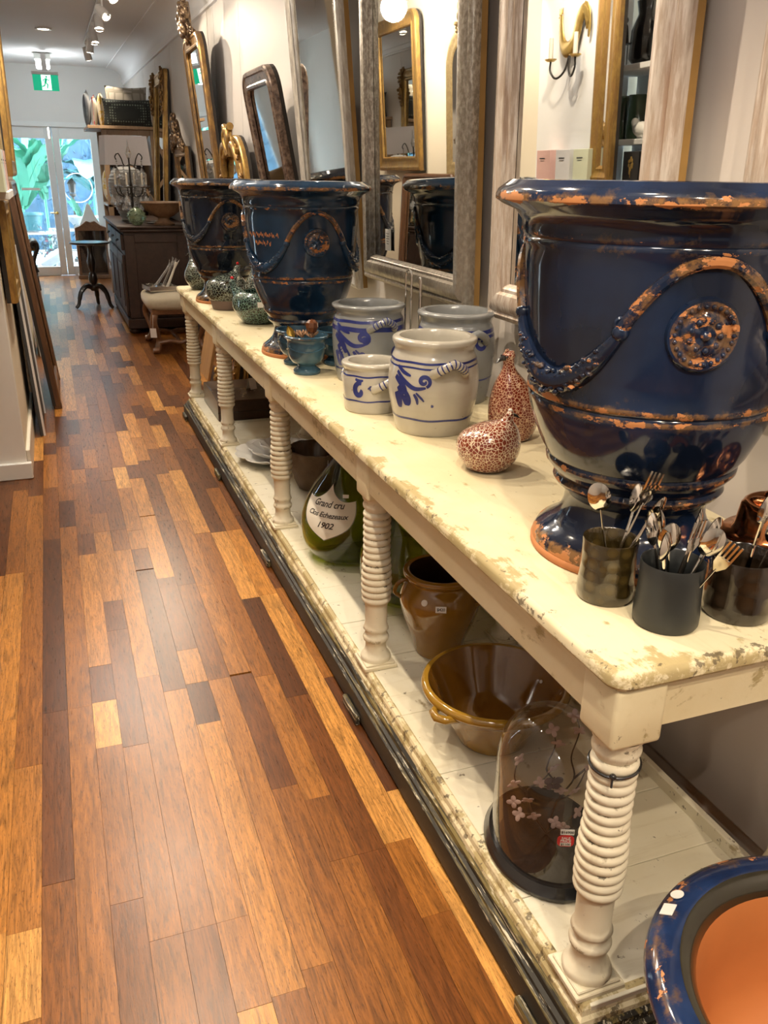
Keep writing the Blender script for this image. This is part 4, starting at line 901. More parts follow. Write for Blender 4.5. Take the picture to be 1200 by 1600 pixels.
SPM, FKM = spoon_mesh(), fork_mesh(); SPM.materials.append(MT['chrome']); FKM.materials.append(MT['chrome'])
rr = random.Random(21)
sets = [(0, 'spoon', -10, 14, -40, .045), (0, 'spoon', 8, 22, 20, .03), (0, 'fork', 15, 8, -20, .05), (0, 'spoon', 24, -6, 10, .02),
        (1, 'spoon', -22, 4, 30, .010), (1, 'spoon', -12, 12, -10, .016), (1, 'fork', -3, 16, 0, .014), (1, 'spoon', 4, 8, 40, .020), (1, 'spoon', 14, 14, -30, .012), (1, 'spoon', 22, 6, 15, .004), (1, 'spoon', 12, -10, 60, .008), (1, 'spoon', -4, -12, 20, .0), (1, 'fork', 26, 14, -50, .0),
        (2, 'spoon', 2, 6, 10, .034), (2, 'fork', -16, 10, 30, .012), (2, 'spoon', 14, 2, -30, .0), (2, 'fork', 20, 12, 10, .0),
        (3, 'spoon', -14, 6, 20, .020), (3, 'spoon', 6, 4, 0, .01)]
where = ['bronze cup', 'matte black cup', 'brown cup', 'cup at the picture edge']
ORD = ['first', 'second', 'third', 'fourth', 'fifth', 'sixth', 'seventh', 'eighth']
sets.sort(key=lambda q: (q[0], q[1], q[2])); cnt_ = {}
for ci, kind, ax, ay, spin, lift in sets:
    cnt_[(ci, kind)] = cnt_.get((ci, kind), -1)+1; ordn = ORD[cnt_[(ci, kind)]]
    (x, y), r_, h, _, _ = CUPS[ci]; t = thing('table_spoon' if kind == 'spoon' else 'table_fork', '%s polished steel %s in the %s counted from the aisle side' % (ordn, kind, where[ci]), kind, (x+r_*.5*sin(R(ax))*1.2, y+r_*.5*sin(R(ay))*-1.2, TT+.014+lift), (R(ay), R(ax), R(spin)), 'steel cutlery in the %s' % where[ci])
    link('cutlery_body', SPM if kind == 'spoon' else FKM, t)
bxd = thing('lacquer_tin', 'dark lacquer tin under the copper mould', 'tin', (1.215, 1.115, TT))
MB().lathe([(0, 0), (.062, 0), (.064, .004), (.064, .070), (.066, .072), (.066, .079), (.060, .082), (0, .082)], 36).build('body', MT['black_plain'], bxd)
cm = thing('copper_mould', 'copper jelly mould with embossed top resting on the dark tin', 'mould', (1.215, 1.115, TT+.082), R(20))
MB().lathe([(.092, 0), (.104, .0), (.106, .003), (.104, .006), (.088, .008), (.082, .018), (.076, .060), (.070, .066), (.066, .067), (.052, .064), (.030, .066), (.015, .070), (0, .071)], 56, fn=lambda r_, z, a: r_*(1+(.018*cos(12*a) if .01 < z < .064 else 0))).build('body', MT['copper'], cm, smooth=50)
for k in range(6):
    a = 2*PI*k/6; MB().ell((.046*cos(a), .046*sin(a), .065), (.018, .011, .009), 12, 8, Matrix.Rotation(a, 3, 'Z')).build('embossed_lobe', MT['copper'], cm)
# ------------------------------------------------------------------ things on the lower shelf
# glass dome on an oval black base
dm = thing('glass_dome', 'oval glass dome on a black base with a flowering twig inside', 'dome', (.885, 1.285, SH), R(78))
DA, DB = .160, .125
MB().lathe([(0, 0), (1.06, 0), (1.09, .006), (1.09, .012), (1.04, .020), (1.02, .026), (1.0, .030), (.97, .030), (0, .029)], 56, sx=DA, sy=DB).xf(Matrix.Identity(4)).build('base', MT['black_plain'], dm)
dp = [(.955, .0305), (.955, .215)]+[(.955*cos(a), .215+.135*sin(a)) for a in [PI/2*i/10 for i in range(1, 10)]]+[(0, .350)]
MB().lathe([(q[0], q[1]) for q in dp], 56, sx=DA, sy=DB).build('glass', MT['domeglass'], dm, smooth=60)
MT['twig'] = plain('twig_bark', (.05, .030, .018), .7); MT['blossom'] = plain('mauve_blossom', (.46, .36, .36), .6, var=.15); MT['butterfly'] = plain('dark_butterfly', (.07, .03, .03), .5)
TWS = 1.13
tw = thing('twig_spray', 'dark twig with mauve blossoms and a butterfly under the dome', 'twig', (.885, 1.285, SH+.0305), R(-12))
tips = []
TW = [[(.0, 0, 0), (.02, .01, .07), (.045, .0, .13), (.03, -.01, .19), (.045, .0, .24), (.035, .01, .275)], [(.03, 0, .10), (-.005, .01, .14), (-.015, -.01, .18), (.0, .0, .215), (-.012, .0, .255)], [(.0, 0, .0), (-.03, 0, .05), (-.045, .01, .10), (-.02, .0, .13), (.0, .0, .16)], [(.02, .01, .07), (.05, .0, .10), (.075, .01, .15)], [(-.03, 0, .05), (-.06, .0, .06), (-.075, .0, .09)], [(.0, 0, .0), (.03, -.01, .03), (.06, 0, .05)]]
TW = [[(x*TWS, y*TWS, z*TWS) for x, y, z in q] for q in TW]+[[(-.045*TWS, .01, .10*TWS), (-.075*TWS, 0, .14*TWS), (-.07*TWS, 0, .19*TWS)], [(.045*TWS, 0, .13*TWS), (.085*TWS, .01, .16*TWS), (.095*TWS, 0, .21*TWS)]]
for i, pts in enumerate(TW):
    sp_ = spline(pts, 5); MB().tube(sp_, [max(.0009, .0026*(1-.6*k/len(sp_))) for k in range(len(sp_))], 6).build('twig', MT['twig'], tw); tips += [Vector(pts[-1]), Vector(pts[-2])]
rr = random.Random(4)
for i, p in enumerate(tips+[Vector((-.03, 0, .055)), Vector((.01, .0, .03)), Vector((-.05, .01, .10)), Vector((.03, .01, .12))]):
    b = MB(); c = p+Vector((rr.uniform(-.006, .006), rr.uniform(-.01, .0), rr.uniform(-.004, .006)))
    e = Euler((rr.uniform(-.6, .6)+PI/2, 0, rr.uniform(-.5, .5))).to_matrix()
    for k in range(4):
        a = 2*PI*k/4+i; b.ell(c+e @ Vector((.008*cos(a), .008*sin(a), .002)), (.0085, .006, .0022), 8, 5, e @ Matrix.Rotation(a, 3, 'Z'))
    b.build('blossom', MT['blossom'], tw)
bf = MB()
for s_ in (-1, 1):
    bf.ell((s_*.011, -.012, .155), (.011, .002, .010), 10, 6); bf.ell((s_*.008, -.012, .140), (.008, .002, .009), 10, 6)
bf.tube([(0, -.013, .135), (0, -.013, .165)], .002, 6).build('butterfly', MT['butterfly'], tw)
# price stickers on the dome
fa = facing(.885, 1.285)-R(78)
def dome_pt(az, z): return Vector((DA*.957*cos(az), DB*.957*sin(az), z))
az = fa+R(14); c = dome_pt(az, .165); nrm = Vector((cos(az)/DA, sin(az)/DB, 0)).normalized(); ang = math.atan2(nrm.y, nrm.x)
s1 = MB().box((0, 0, 0), (.0015, .028, .014)).build('price_sticker', MT['paper'], dm, smooth=False, loc=c+nrm*.001+Vector((0, 0, .008)), rot=(0, 0, ang), bevel=.0006)
text_flat('£16490', .009, (.0008, 0, 0), (0, 1, 0), (0, 0, 1), (1, 0, 0), .0004).build('price', MT['ink'], s1, smooth=False, fix=False) if False else None
text_flat('$16900', .0085, (.0008, 0, 0), (0, 1, 0), (0, 0, 1), (1, 0, 0), .0004, bold=.0002).build('price', MT['ink'], s1, smooth=False, fix=False)
s2 = MB().prism(rrect(-.017, .017, -.014, .014, .010), 0, .0012, 'z').xf(Matrix(((0, 0, 1, 0), (1, 0, 0, 0), (0, 1, 0, 0), (0, 0, 0, 1)))).build('sale_sticker', MT['redink'], dm, smooth=False, loc=c+nrm*.0005+Vector((0, .002, -.014)), rot=(0, 0, ang))
text_flat('SALE', .0085, (.0012, 0, .0075), (0, 1, 0), (0, 0, 1), (1, 0, 0), .0005, bold=.0002).merge(text_flat('PRICE', .0085, (.0012, 0, .0005), (0, 1, 0), (0, 0, 1), (1, 0, 0), .0005, bold=.0002)).build('sale_lettering', MT['paper'], s2, smooth=False, fix=False)
MB().box((.0014, 0, -.008), (.0006, .022, .008)).build('price_field', MT['paper'], s2, smooth=False)
text_flat('$1100', .0075, (.0018, 0, -.008), (0, 1, 0), (0, 0, 1), (1, 0, 0), .0003, bold=.0002).build('price', MT['ink'], s2, smooth=False, fix=False)

# honey-glazed bowl with a lip
bw = thing('glazed_bowl', 'wide honey-glazed bowl with dark inside on the lower shelf', 'bowl', (.955, 1.685, SH), R(200))
BP = [(.088, 0), (.094, .004), (.096, .012), (.120, .055), (.150, .105), (.172, .142), (.180, .150), (.188, .152), (.194, .158), (.196, .166), (.193, .174), (.186, .178), (.178, .176)]
MB().lathe([(0, 0)]+BP, 72).build('body', MT['ochre_bowl'], bw, smooth=50)
MB().lathe([(.1781, .1758), (.168, .160), (.145, .112), (.118, .062), (.092, .026), (0, .018)], 72, fn=lambda r_, z, a: r_*(1+.006*sin(z*210))).build('inside', MT['ochre_in'], bw, smooth=60)
MB().tube([(.172, -.035, .150), (.205, -.022, .152), (.214, 0, .152), (.205, .022, .152), (.172, .035, .150)], .011, 10).build('lug_handle', MT['ochre_bowl'], bw)
MB().lathe([(0, 0), (.005, 0), (.005, .001), (0, .001)], 14).build('price_dot', MT['paper'], bw, loc=(.150*cos(2.9), .150*sin(2.9), .128), rot=(0, R(-58), 2.9))
# ochre confit jar with two small handles
oj = thing('confit_jar', 'ochre glazed confit jar with two small handles and price stickers', 'jar', (1.0, 2.15, SH), 0)
OP = [(.072, 0), (.076, .005), (.086, .05), (.108, .11), (.124, .165), (.126, .195), (.116, .228), (.104, .245), (.102, .252), (.110, .262), (.117, .270), (.116, .279), (.107, .283)]
pr = smooth_prof(OP, 4); opf = lerp_prof(pr)
MB().lathe([(0, 0)]+[(q[0], q[1]) for q in pr]+[(.098, .280)], 64).build('body', MT['ochre'], oj, smooth=50)
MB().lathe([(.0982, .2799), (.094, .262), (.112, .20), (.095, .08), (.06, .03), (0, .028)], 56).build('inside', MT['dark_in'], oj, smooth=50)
f0 = facing(1.0, 2.15)
for da in (-78, 62):
    a = f0+R(da); pts = [Vector(((opf(.222+dz)+o_)*cos(a), (opf(.222+dz)+o_)*sin(a), .222+dz)) for dz, o_ in ((.026, -.003), (.028, .014), (.012, .024), (-.012, .020), (-.026, .004), (-.032, -.004))]
    MB().tube(spline(pts, 3), .0065, 8).build('handle', MT['ochre'], oj)
a = f0+R(-22); MB().lathe([(0, 0), (.010, 0), (.010, .0015), (0, .0015)], 18).build('round_sticker', MT['paper'], oj, loc=((opf(.218)+.001)*cos(a), (opf(.218)+.001)*sin(a), .218), rot=(0, R(62), a))
a = f0+R(2); sk = MB().box((0, 0, 0), (.0015, .032, .019)).build('price_sticker', MT['paper'], oj, smooth=False, loc=((opf(.205)+.0015)*cos(a), (opf(.205)+.0015)*sin(a), .205), rot=(0, R(-18), a))
text_flat('$420', .012, (.0008, 0, 0), (0, 1, 0), (0, 0, 1), (1, 0, 0), .0004, bold=.0002).build('price', MT['ink'], sk, smooth=False, fix=False)
# demijohns
def demijohn(label, loc, s, m, sticker=True):
    t = thing('demijohn', label, 'bottle', loc, 0, 'green glass demijohns')
    P = [(.095, 0), (.115, .004), (.150, .03), (.176, .075), (.184, .13), (.180, .185), (.162, .24), (.130, .30), (.090, .355), (.055, .40), (.034, .43), (.030, .50), (.034, .505), (.034, .525), (.028, .53)]
    P = [(r_*s, z*s) for r_, z in P]; pr = smooth_prof(P, 4)
    MB().lathe([(0, .015*s), (.07*s, .01*s), (.09*s, 0)]+[(q[0], q[1]) for q in pr]+[(.021*s, .528*s), (.020*s, .43*s)], 56).build('body', m, t, smooth=60)
    return t, lerp_prof(pr)
d1, dpf = demijohn('dark green demijohn with a large shield label', (.955, 2.93, SH), 1.0, MT['bottle'])
f0 = facing(.955, 2.93)-R(30)
lab = [(-.125, .06), (-.062, -.048), (0, -.088), (.062, -.048), (.128, .068), (.055, .052), (0, .098), (-.055, .052)]
def dens(poly, n=5):
    out = []
    for a, b in zip(poly, poly[1:]+poly[:1]): out += [(a[0]+(b[0]-a[0])*i/n, a[1]+(b[1]-a[1])*i/n) for i in range(n)]
    return out
shield = [(p.x, p.y) for p in spline([(-.108, .052, 0), (-.100, .0, 0), (-.070, -.048, 0), (0, -.092, 0)], 6)]+[(p.x, p.y) for p in spline([(0, -.092, 0), (.070, -.048, 0), (.100, .0, 0), (.108, .052, 0)], 6)][1:]
shield += [(p.x, p.y) for p in spline([(.108, .052, 0), (.06, .050, 0), (.02, .074, 0), (0, .105, 0)], 6)][1:]+[(p.x, p.y) for p in spline([(0, .105, 0), (-.02, .074, 0), (-.06, .050, 0), (-.108, .052, 0)], 6)][1:-1]
ZC = .225
def on_bottle(x, y, off):
    x *= 1.12; z = ZC+y*1.05; r_ = dpf(z)+off; th_ = f0+x/.165; return Vector((r_*cos(th_), r_*sin(th_), z))
lm = MB(); NRg = 9; nS = len(shield)
for i in range(NRg+1):
    s_ = i/NRg
    for (x, y) in shield: lm.v.append(on_bottle(x*s_, y*s_, .0012)); lm.w.append(0)
for i in range(NRg):
    for k in range(nS): lm.f.append((i*nS+k, i*nS+(k+1) % nS, (i+1)*nS+(k+1) % nS, (i+1)*nS+k))
lo = lm.build('paper_label', MT['label'], d1, fix=False)
MB().tube([on_bottle(x*.985, y*.985, .0014) for x, y in shield], .0008, 5, closed=True).build('label_border', MT['ink'], lo)
for txt, y, sz in (('Grand cru', .036, .031), ('Clos Echezeaux', .0, .0245), ('1902', -.036, .030)):
    vs, fs = text_geo(txt, sz, .35, .95, .0004); MB().add([on_bottle(a, b+y, .0020) for a, b in vs], fs).build('label_lettering', MT['ink'], lo, smooth=False, fix=False)
a = f0+R(26); MB().box((0, 0, 0), (.0015, .022, .013)).build('price_sticker', MT['paper'], d1, smooth=False, loc=((dpf(.295)+.002)*cos(a), (dpf(.295)+.002)*sin(a), .295), rot=(0, R(-32), a))
d2, dpf2 = demijohn('olive green demijohn between the shield-labelled one and the confit jar', (1.04, 2.52, SH), .93, MT['bottle2'])
a = facing(1.04, 2.52)-R(38); MB().box((0, 0, 0), (.0015, .022, .030)).build('price_tag', MT['paper'], d2, smooth=False, loc=((dpf2(.18)+.003)*cos(a), (dpf2(.18)+.003)*sin(a), .18), rot=(0, R(-18), a))
# carved bark pot
bp = thing('bark_pot', 'rough carved brown planter with glazed inside and hanging tag', 'planter', (1.05, 3.72, SH), R(15))
rr = random.Random(9); bumps = [(rr.uniform(0, 2*PI), rr.uniform(.02, .16), rr.uniform(.004, .012)) for _ in range(40)]
def barkfn(r_, z, a):
    q = r_*(1+.03*sin(9*a+z*30)+.02*sin(17*a-z*60))
    for ba, bz, bh in bumps:
        d = ((a-ba+PI) % (2*PI)-PI)*.12; q += bh*math.exp(-(d*d+(z-bz)**2)/.0002)
    return q
MB().lathe([(0, 0), (.070, 0), (.085, .01), (.10, .05), (.112, .10), (.122, .15), (.130, .185), (.134, .195), (.124, .197)], 72, fn=barkfn, sx=1.0, sy=1.1).build('body', MT['bark'], bp, smooth=60)
MB().lathe([(.126, .193), (.118, .18), (.105, .10), (.07, .03), (0, .03)], 48, sy=1.1).build('inside', MT['bark_in'], bp, smooth=50)
MB().tube([(-.02, -.138, .198), (-.018, -.140, .17), (-.02, -.14, .14)], .0012, 5).box((-.02, -.142, .125), (.022, .002, .032)).build('hanging_tag', MT['paper'], bp, smooth=False)
# white lotus dishes
def lotus(label, loc, r_, rz):
    t = thing('lotus_dish', label, 'dish', loc, rz, 'white lotus dishes')
    P = 10
    def edge(a): return 1-.10*abs(sin(P*a/2))**.5*0-.09*(1-abs(cos(P*a/2))**.7)
    MB().lathe([(0, 0), (.45, 0), (.50, .004), (.72, .018), (.95, .040), (1.0, .048), (.985, .052), (.93, .046), (.70, .026), (.45, .012), (0, .010)], 80, fn=lambda q, z, a: q*r_*(edge(a) if q > .6 else 1)).build('body', MT['white'], t, smooth=50)
    return t
lotus('large white lotus dish under the smaller ones', (.985, 4.20, SH), .235, .1)
lotus('middle-sized white lotus dish resting in the large one', (.985, 4.17, SH+.0255), .165, .4)
lotus('smallest white lotus dish on top of the pile', (.98, 4.16, SH+.0515), .105, .2)
# dark wooden box with slanted top
wb = thing('writing_box', 'dark wooden box with metal inlay on the far end of the lower shelf', 'box', (.975, 5.27, SH), 0)
MB().prism([(-.27, 0), (.27, 0), (.27, .13), (-.02, .145), (-.27, .125)], -.165, .165, 'x').build('case', MT['darkbox'], wb, smooth=False, bevel=.006)
MB().box((0, -.2705, .055), (.335, .003, .004)).build('lid_seam', MT['black_plain'], wb, smooth=False)
il = MB(); rr = random.Random(2)
for i in range(26): il.ell((rr.gauss(.02, .05), rr.gauss(-.06, .06), .1425), (.006, .006, .001), 8, 4)
o = il.build('metal_inlay', MT['chrome'], wb); o['kind'] = 'stuff'
cd = thing('price_card', 'white folded price card on the dark writing box', 'card', (1.06, 5.20, SH+.143), R(25))
MB().box((0, -.012, .034), (.05, .0012, .07), Matrix.Rotation(R(-16), 3, 'X')).box((0, .012, .034), (.05, .0012, .07), Matrix.Rotation(R(16), 3, 'X')).build('card', MT['paper'], cd, smooth=False)
# gilt frames and a pine board leaning behind the far end of the table
MT['gilt2'] = MT['gold']
pbd = thing('pine_board', 'honey-coloured pine board leaning on the wall past the table end', 'board', (1.03, 6.95, 0), (0, R(13), 0))
MB().box((0, .0, .42), (.022, .44, .84)).build('plank', MT['honey'], pbd, smooth=False, bevel=.003)
# ------------------------------------------------------------------ framed mirrors
def outline(W, H, d, rt_, rb_, n=6, arch=0):
    # closed outline of a frame inset by d, lower edge at z = 0; corner radii top / bottom; arch lifts the middle of the top
    x0, x1, z0, z1 = -W/2+d, W/2-d, d, H-d; out = []
    def corner(cx, cz, r_, a0): return [(cx+r_*cos(a0+PI/2*i/n), cz+r_*sin(a0+PI/2*i/n)) for i in range(n+1)]
    R1 = max(rt_-d, .002); R0 = max(rb_-d, .002)
    top = corner(x1-R1, z1-R1, R1, 0)+[(x1-R1+(x0-x1+2*R1)*i/8, z1) for i in range(1, 8)]+corner(x0+R1, z1-R1, R1, PI/2)
    if arch: top = [(x, z+arch*max(0, cos(PI*x/W))**1.0*(1 if z > z1-R1*1.01 else 1)*sstep(H*.6, H, z)) for x, z in top]
    return top+corner(x0+R0, z0+R0, R0, PI)+corner(x1-R0, z0+R0, R0, 1.5*PI)
def frame_mesh(W, H, prof, rt_=.002, rb_=.002, arch=0, wear=0):
    m = MB(); rings = []
    for d, y in prof:
        o = outline(W, H, d, rt_, rb_, 6, arch); rings.append(len(m.v)); m.v += [Vector((x, -y, z)) for x, z in o]; m.w += [0]*len(o)
    n = len(o)
    for a, b in zip(rings[:-1], rings[1:]):
        for k in range(n): m.f.append((a+k, a+(k+1) % n, b+(k+1) % n, b+k))
    return m
PROF = {'ogee': [(0, 0), (0, .020), (.006, .030), (.014, .034), (.022, .030), (.030, .040), (.050, .046), (.068, .040), (.074, .030), (.082, .030), (.088, .024), (.094, .012)],
        'flat': [(0, 0), (0, .026), (.006, .034), (.020, .036), (.026, .030), (.060, .026), (.068, .032), (.078, .030), (.084, .014)],
        'scoop': [(0, 0), (0, .024), (.008, .034), (.020, .036), (.030, .028), (.044, .022), (.056, .026), (.064, .020), (.070, .010)]}
def mirror(name, label, loc, rot, W, H, m, prof='ogee', wid=.094, rt_=.002, rb_=.002, arch=0, glass='mirror', side=None, group='framed mirrors on the walls', beads=0, ps=1.0):
    t = thing(name, label, 'mirror', loc, rot, group); pr = [(d*wid/PROF[prof][-1][0], y*ps) for d, y in PROF[prof]]
    frame_mesh(W, H, pr, rt_, rb_, arch).build('frame', m, t, smooth=35)
    o = outline(W, H, wid-.004, rt_, rb_, 6, arch); MB().add([(x, -.011*ps, z) for x, z in o], [tuple(range(len(o)))]).build('mirror_glass', MT[glass], t, smooth=False, fix=False)
    o = outline(W, H, .002, rt_, rb_, 6, arch)
    g = MB(); n = len(o); g.add([(x, 0, z) for x, z in o]+[(x, .022, z) for x, z in o], [tuple(range(n, 2*n))]+[(i, (i+1) % n, n+(i+1) % n, n+i) for i in range(n)]).build('backing', side or MT['backing'], t, smooth=False)
    if beads:
        b = MB(); path = outline(W, H, wid*.90, rt_, rb_, 6, arch)
        for (a, c) in zip(path, path[1:]+path[:1]):
            L = math.hypot(c[0]-a[0], c[1]-a[1]); k = max(1, int(L/beads))
            if L < beads*.5: continue
            for i in range(k): b.ell((a[0]+(c[0]-a[0])*i/k, -.024*ps, a[1]+(c[1]-a[1])*i/k), (beads*.42,)*3, 6, 4)
        o = b.build('beading', m, t); o['kind'] = 'stuff'
    return t
RW = R(-90)
def rloc(x, y, z): return (x, y, z)
# carved ornament: bunch of lobes and leaves along a polyline
def carving(t, name, m, pts, r0_, seed=1, n=3, leaf=1.6):
    rr = random.Random(seed); b = MB(); sp_ = spline(pts, 5)
    for i, p in enumerate(sp_):
        k = i/(len(sp_)-1); rad = r0_*(.6+.6*sin(PI*k))
        for j in range(n):
            a = rr.uniform(0, 2*PI); o = Vector((cos(a)*rad*.8, -abs(rr.uniform(.2, 1))*rad*.7, sin(a)*rad*.8))
            b.ell(p+o, (rad*rr.uniform(.25, .5), rad*.35, rad*rr.uniform(.4, .7)*leaf*.6), 8, 5, Euler((rr.uniform(-.4, .4), rr.uniform(-1.2, 1.2), 0)).to_matrix())
    b.tube(sp_, [r0_*.45]*len(sp_), 8)
    return b.build(name, m, t, smooth=60)
def c_scroll(b, c, r_, turns, a0, th_, sgn=1):
    pts = []; rs = []
    for i in range(26):
        s_ = i/25; a = a0+sgn*turns*2*PI*s_; q = r_*(1-.8*s_); pts.append((c[0]+q*cos(a), c[1]-th_*.3, c[2]+q*sin(a))); rs.append(th_*(1-.5*s_))
    b.tube(pts, rs, 8)
# 1 large silver mirror above the jars
m2 = mirror('wall_mirror', 'large silver-leaf mirror with beaded edge above the stoneware jars', (1.335, 3.225, 1.118), (R(1.5), 0, RW), 1.06, 1.68, MT['silver'], 'ogee', .105, beads=.011, ps=1.15, side=MT['goldside'])
nt = thing('mirror_note', 'small white typed card tucked in the corner of the beaded mirror', 'card', (1.311, 3.475, 1.25), (R(1.5), 0, RW))
MB().box((0, 0, .045), (.062, .002, .085)).build('card', MT['paper'], nt, smooth=False)
tl = MB()
for i in range(5): tl.box((-.004, -.0015, .070-.010*i), (.036-.012*(i > 2), .0006, .002))
tl.build('typed_lines', MT['ink'], nt, smooth=False)
# 2 silver mirror half hidden behind the middle urn
mirror('wall_mirror', 'narrow bright silver mirror hanging behind the middle urn', (1.335, 4.27, 1.05), (R(4.6), 0, RW), .82, 1.59, MT['silver1'], 'scoop', .075, beads=.008, glass='mirror_old2', side=MT['goldside'])
# 3 worn white-silver mirror behind the near urn
mirror('wall_mirror', 'broad worn white and silver mirror behind the huge near urn', (1.345, 2.125, 1.12), (R(1.2), 0, RW), .853, 1.67, MT['silverw'], 'ogee', .115, ps=1.1, side=MT['goldside'])
# 4 worn mirror at the picture edge
mirror('wall_mirror', 'worn cream and brown framed mirror at the edge past the near urn', (1.395, 1.105, 1.10), (R(.5), 0, RW), .86, 1.65, MT['silverw'], 'ogee', .12, ps=.85, side=MT['goldside'])
# 5 brown round-shouldered mirror
mirror('wall_mirror', 'brown round-shouldered mirror tilted forward above the far urns', (1.330, 5.15, 1.145), (R(10), 0, RW), .70, .95, MT['brownfr'], 'flat', .095, rt_=.13, glass='mirror_old', ps=1.1)
# 6 tall gilt mirror with leafy finial
m6 = mirror('wall_mirror', 'tall gilt mirror with a leafy finial above the footstool', (1.310, 7.43, 1.10), (R(5), 0, RW), .78, 1.42, MT['golddk'], 'flat', .10, rt_=.14, ps=1.1)
carving(m6, 'leaf_finial', MT['crest'], [(.0, -.02, 1.40), (.0, -.03, 1.48), (.01, -.03, 1.56), (.0, -.03, 1.64)], .065, 3, 5); carving(m6, 'crest_scroll', MT['crest'], [(-.16, -.02, 1.43), (-.06, -.03, 1.46), (.06, -.03, 1.46), (.16, -.02, 1.43)], .035, 5, 3)
# 7 small gilt shell-top mirror
m7 = mirror('wall_mirror', 'small gilt mirror with a scrolled shell crest behind the far urn', (1.30, 6.45, 1.12), (R(3), 0, RW), .86, .64, MT['gold'], 'flat', .11, rt_=.26, arch=.03)
b = MB()
for s_ in (-1, 1):
    c_scroll(b, (s_*.10, -.03, .64), .085, .9, PI/2, .026, s_); c_scroll(b, (s_*.22, -.03, .58), .06, .9, 0 if s_ > 0 else PI, .022, -s_)
for s_ in (-1, 1):
    b.tube(spline([(s_*.02, -.035, .55), (s_*.055, -.05, .60), (s_*.075, -.05, .66), (s_*.04, -.045, .70), (s_*.01, -.035, .68)], 5), .024, 8); b.tube(spline([(s_*.30, -.03, .40), (s_*.27, -.04, .52), (s_*.19, -.045, .60), (s_*.10, -.04, .60), (s_*.07, -.035, .54)], 5), .026, 8)
b.ell((0, -.04, .66), (.03, .025, .06), 10, 8)
b.build('shell_crest', MT['gold'], m7, smooth=60)
carving(m7, 'carved_edge', MT['golddk'], [(-.34, -.03, .05), (-.35, -.03, .25), (-.32, -.03, .45), (-.22, -.03, .56)], .03, 7, 2); carving(m7, 'carved_edge', MT['golddk'], [(.34, -.03, .05), (.35, -.03, .25), (.32, -.03, .45), (.22, -.03, .56)], .03, 8, 2)
# 8 dark crested mirror
m8 = mirror('wall_mirror', 'dark bronze mirror with a pierced crest left of the finial mirror', (1.295, 9.0, 1.15), (R(3), 0, RW), .80, .62, MT['golddk'], 'flat', .09, rt_=.03)
carving(m8, 'pierced_crest', MT['crest'], [(-.36, -.03, .60), (-.22, -.03, .66), (-.1, -.03, .72), (0, -.03, .84), (.1, -.03, .72), (.22, -.03, .66), (.36, -.03, .60)], .055, 11, 4)
# 9 tall gilt mirror standing on the dresser
m9 = mirror('wall_mirror', 'tall narrow gilt mirror standing on the dresser beside the cushions', (1.20, 10.42, 1.075), (R(-4), 0, RW), .96, 1.46, MT['gold'], 'flat', .13, rt_=.05, ps=1.3)
carving(m9, 'carved_shoulder', MT['golddk'], [(-.44, -.04, 1.05), (-.46, -.05, 1.2), (-.46, -.05, 1.38), (-.36, -.05, 1.46)], .035, 13, 3); carving(m9, 'carved_shoulder', MT['golddk'], [(.44, -.04, 1.05), (.46, -.05, 1.2), (.46, -.05, 1.38), (.36, -.05, 1.46)], .035, 14, 3)
# gilt frames standing on the floor behind the table end
for (x, y, lab, W, H, tl_) in ((1.13, 6.38, 'ornate gilt frame standing on the floor past the table end', .56, .74, -9), (1.20, 5.95, 'gilt frame on the floor hidden behind the last table leg', .5, .62, -6)):
    t = mirror('floor_frame', lab, (x, y, .004), (R(tl_), 0, RW), W, H, MT['gold'], 'flat', .10, rt_=.05, group='gilt frames on the floor', glass='mirror_old2')
    for s_, sd in ((-1, 21), (1, 22)): carving(t, 'carved_corner', MT['gold'], [(s_*W*.5, -.03, .02), (s_*W*.46, -.04, .06), (s_*W*.36, -.04, .045)], .04, sd, 3)
    carving(t, 'carved_side', MT['golddk'], [(W*.46, -.03, .12), (W*.47, -.03, .3), (W*.46, -.03, H*.7)], .03, 23, 2)

# ------------------------------------------------------------------ the aisle-side wall: leaning and hanging mirrors
LW = R(90)
mirror('hanging_mirror', 'gilt round-shouldered mirror on the cream wall seen in the beaded mirror', (LX+.03, 7.28, 1.50), (R(1), 0, LW), .95, 1.15, MT['gold'], 'flat', .11, rt_=.10, group='mirrors on the cream aisle wall')
t = mirror('leaning_mirror', 'tall brown framed mirror leaning on the aisle wall from the floor', (-.115, 6.69, .022), (R(-5.0), 0, LW), 1.02, 1.46, MT['brownframe'], 'flat', .10, rt_=.06, group='mirrors on the cream aisle wall', ps=1.0)
for s_ in (-1, 1): MB().box((s_*.46, -.012, .0), (.09, .05, .044)).build('foot_block', MT['brownframe'], t, smooth=False, bevel=.004)
mC = mirror('hanging_mirror', 'pale gilt mirror with flower crest hanging nearest on the cream wall', (LX+.023, 5.92, 1.46), (R(0), 0, LW), .86, .92, MT['goldlt'], 'scoop', .10, rt_=.20, arch=.05, group='mirrors on the cream aisle wall', ps=.5)
carving(mC, 'flower_crest', MT['goldlt'], [(-.14, -.03, .95), (0, -.04, 1.02), (.14, -.03, .95)], .055, 31, 4)
gp = mirror('gilt_picture', 'gilt picture frame hanging low on the end of the aisle wall', (LX+.03, 5.14, .90), (R(0), 0, LW), .52, .50, MT['gold'], 'flat', .08, group='mirrors on the cream aisle wall')
gb = thing('charcoal_board', 'charcoal framed board leaning on the aisle wall beside the brown mirror', 'board', (-.205, 5.83, .0), (R(-2.2), 0, LW))
MB().box((0, 0, .55), (.60, .022, 1.10)).build('board', MT['greyboard'], gb, smooth=False, bevel=.003)
for s_ in (-1, 1): MB().box((s_*.285, -.014, .55), (.03, .012, 1.10)).build('edge_strip', MT['lampmetal'], gb, smooth=False)

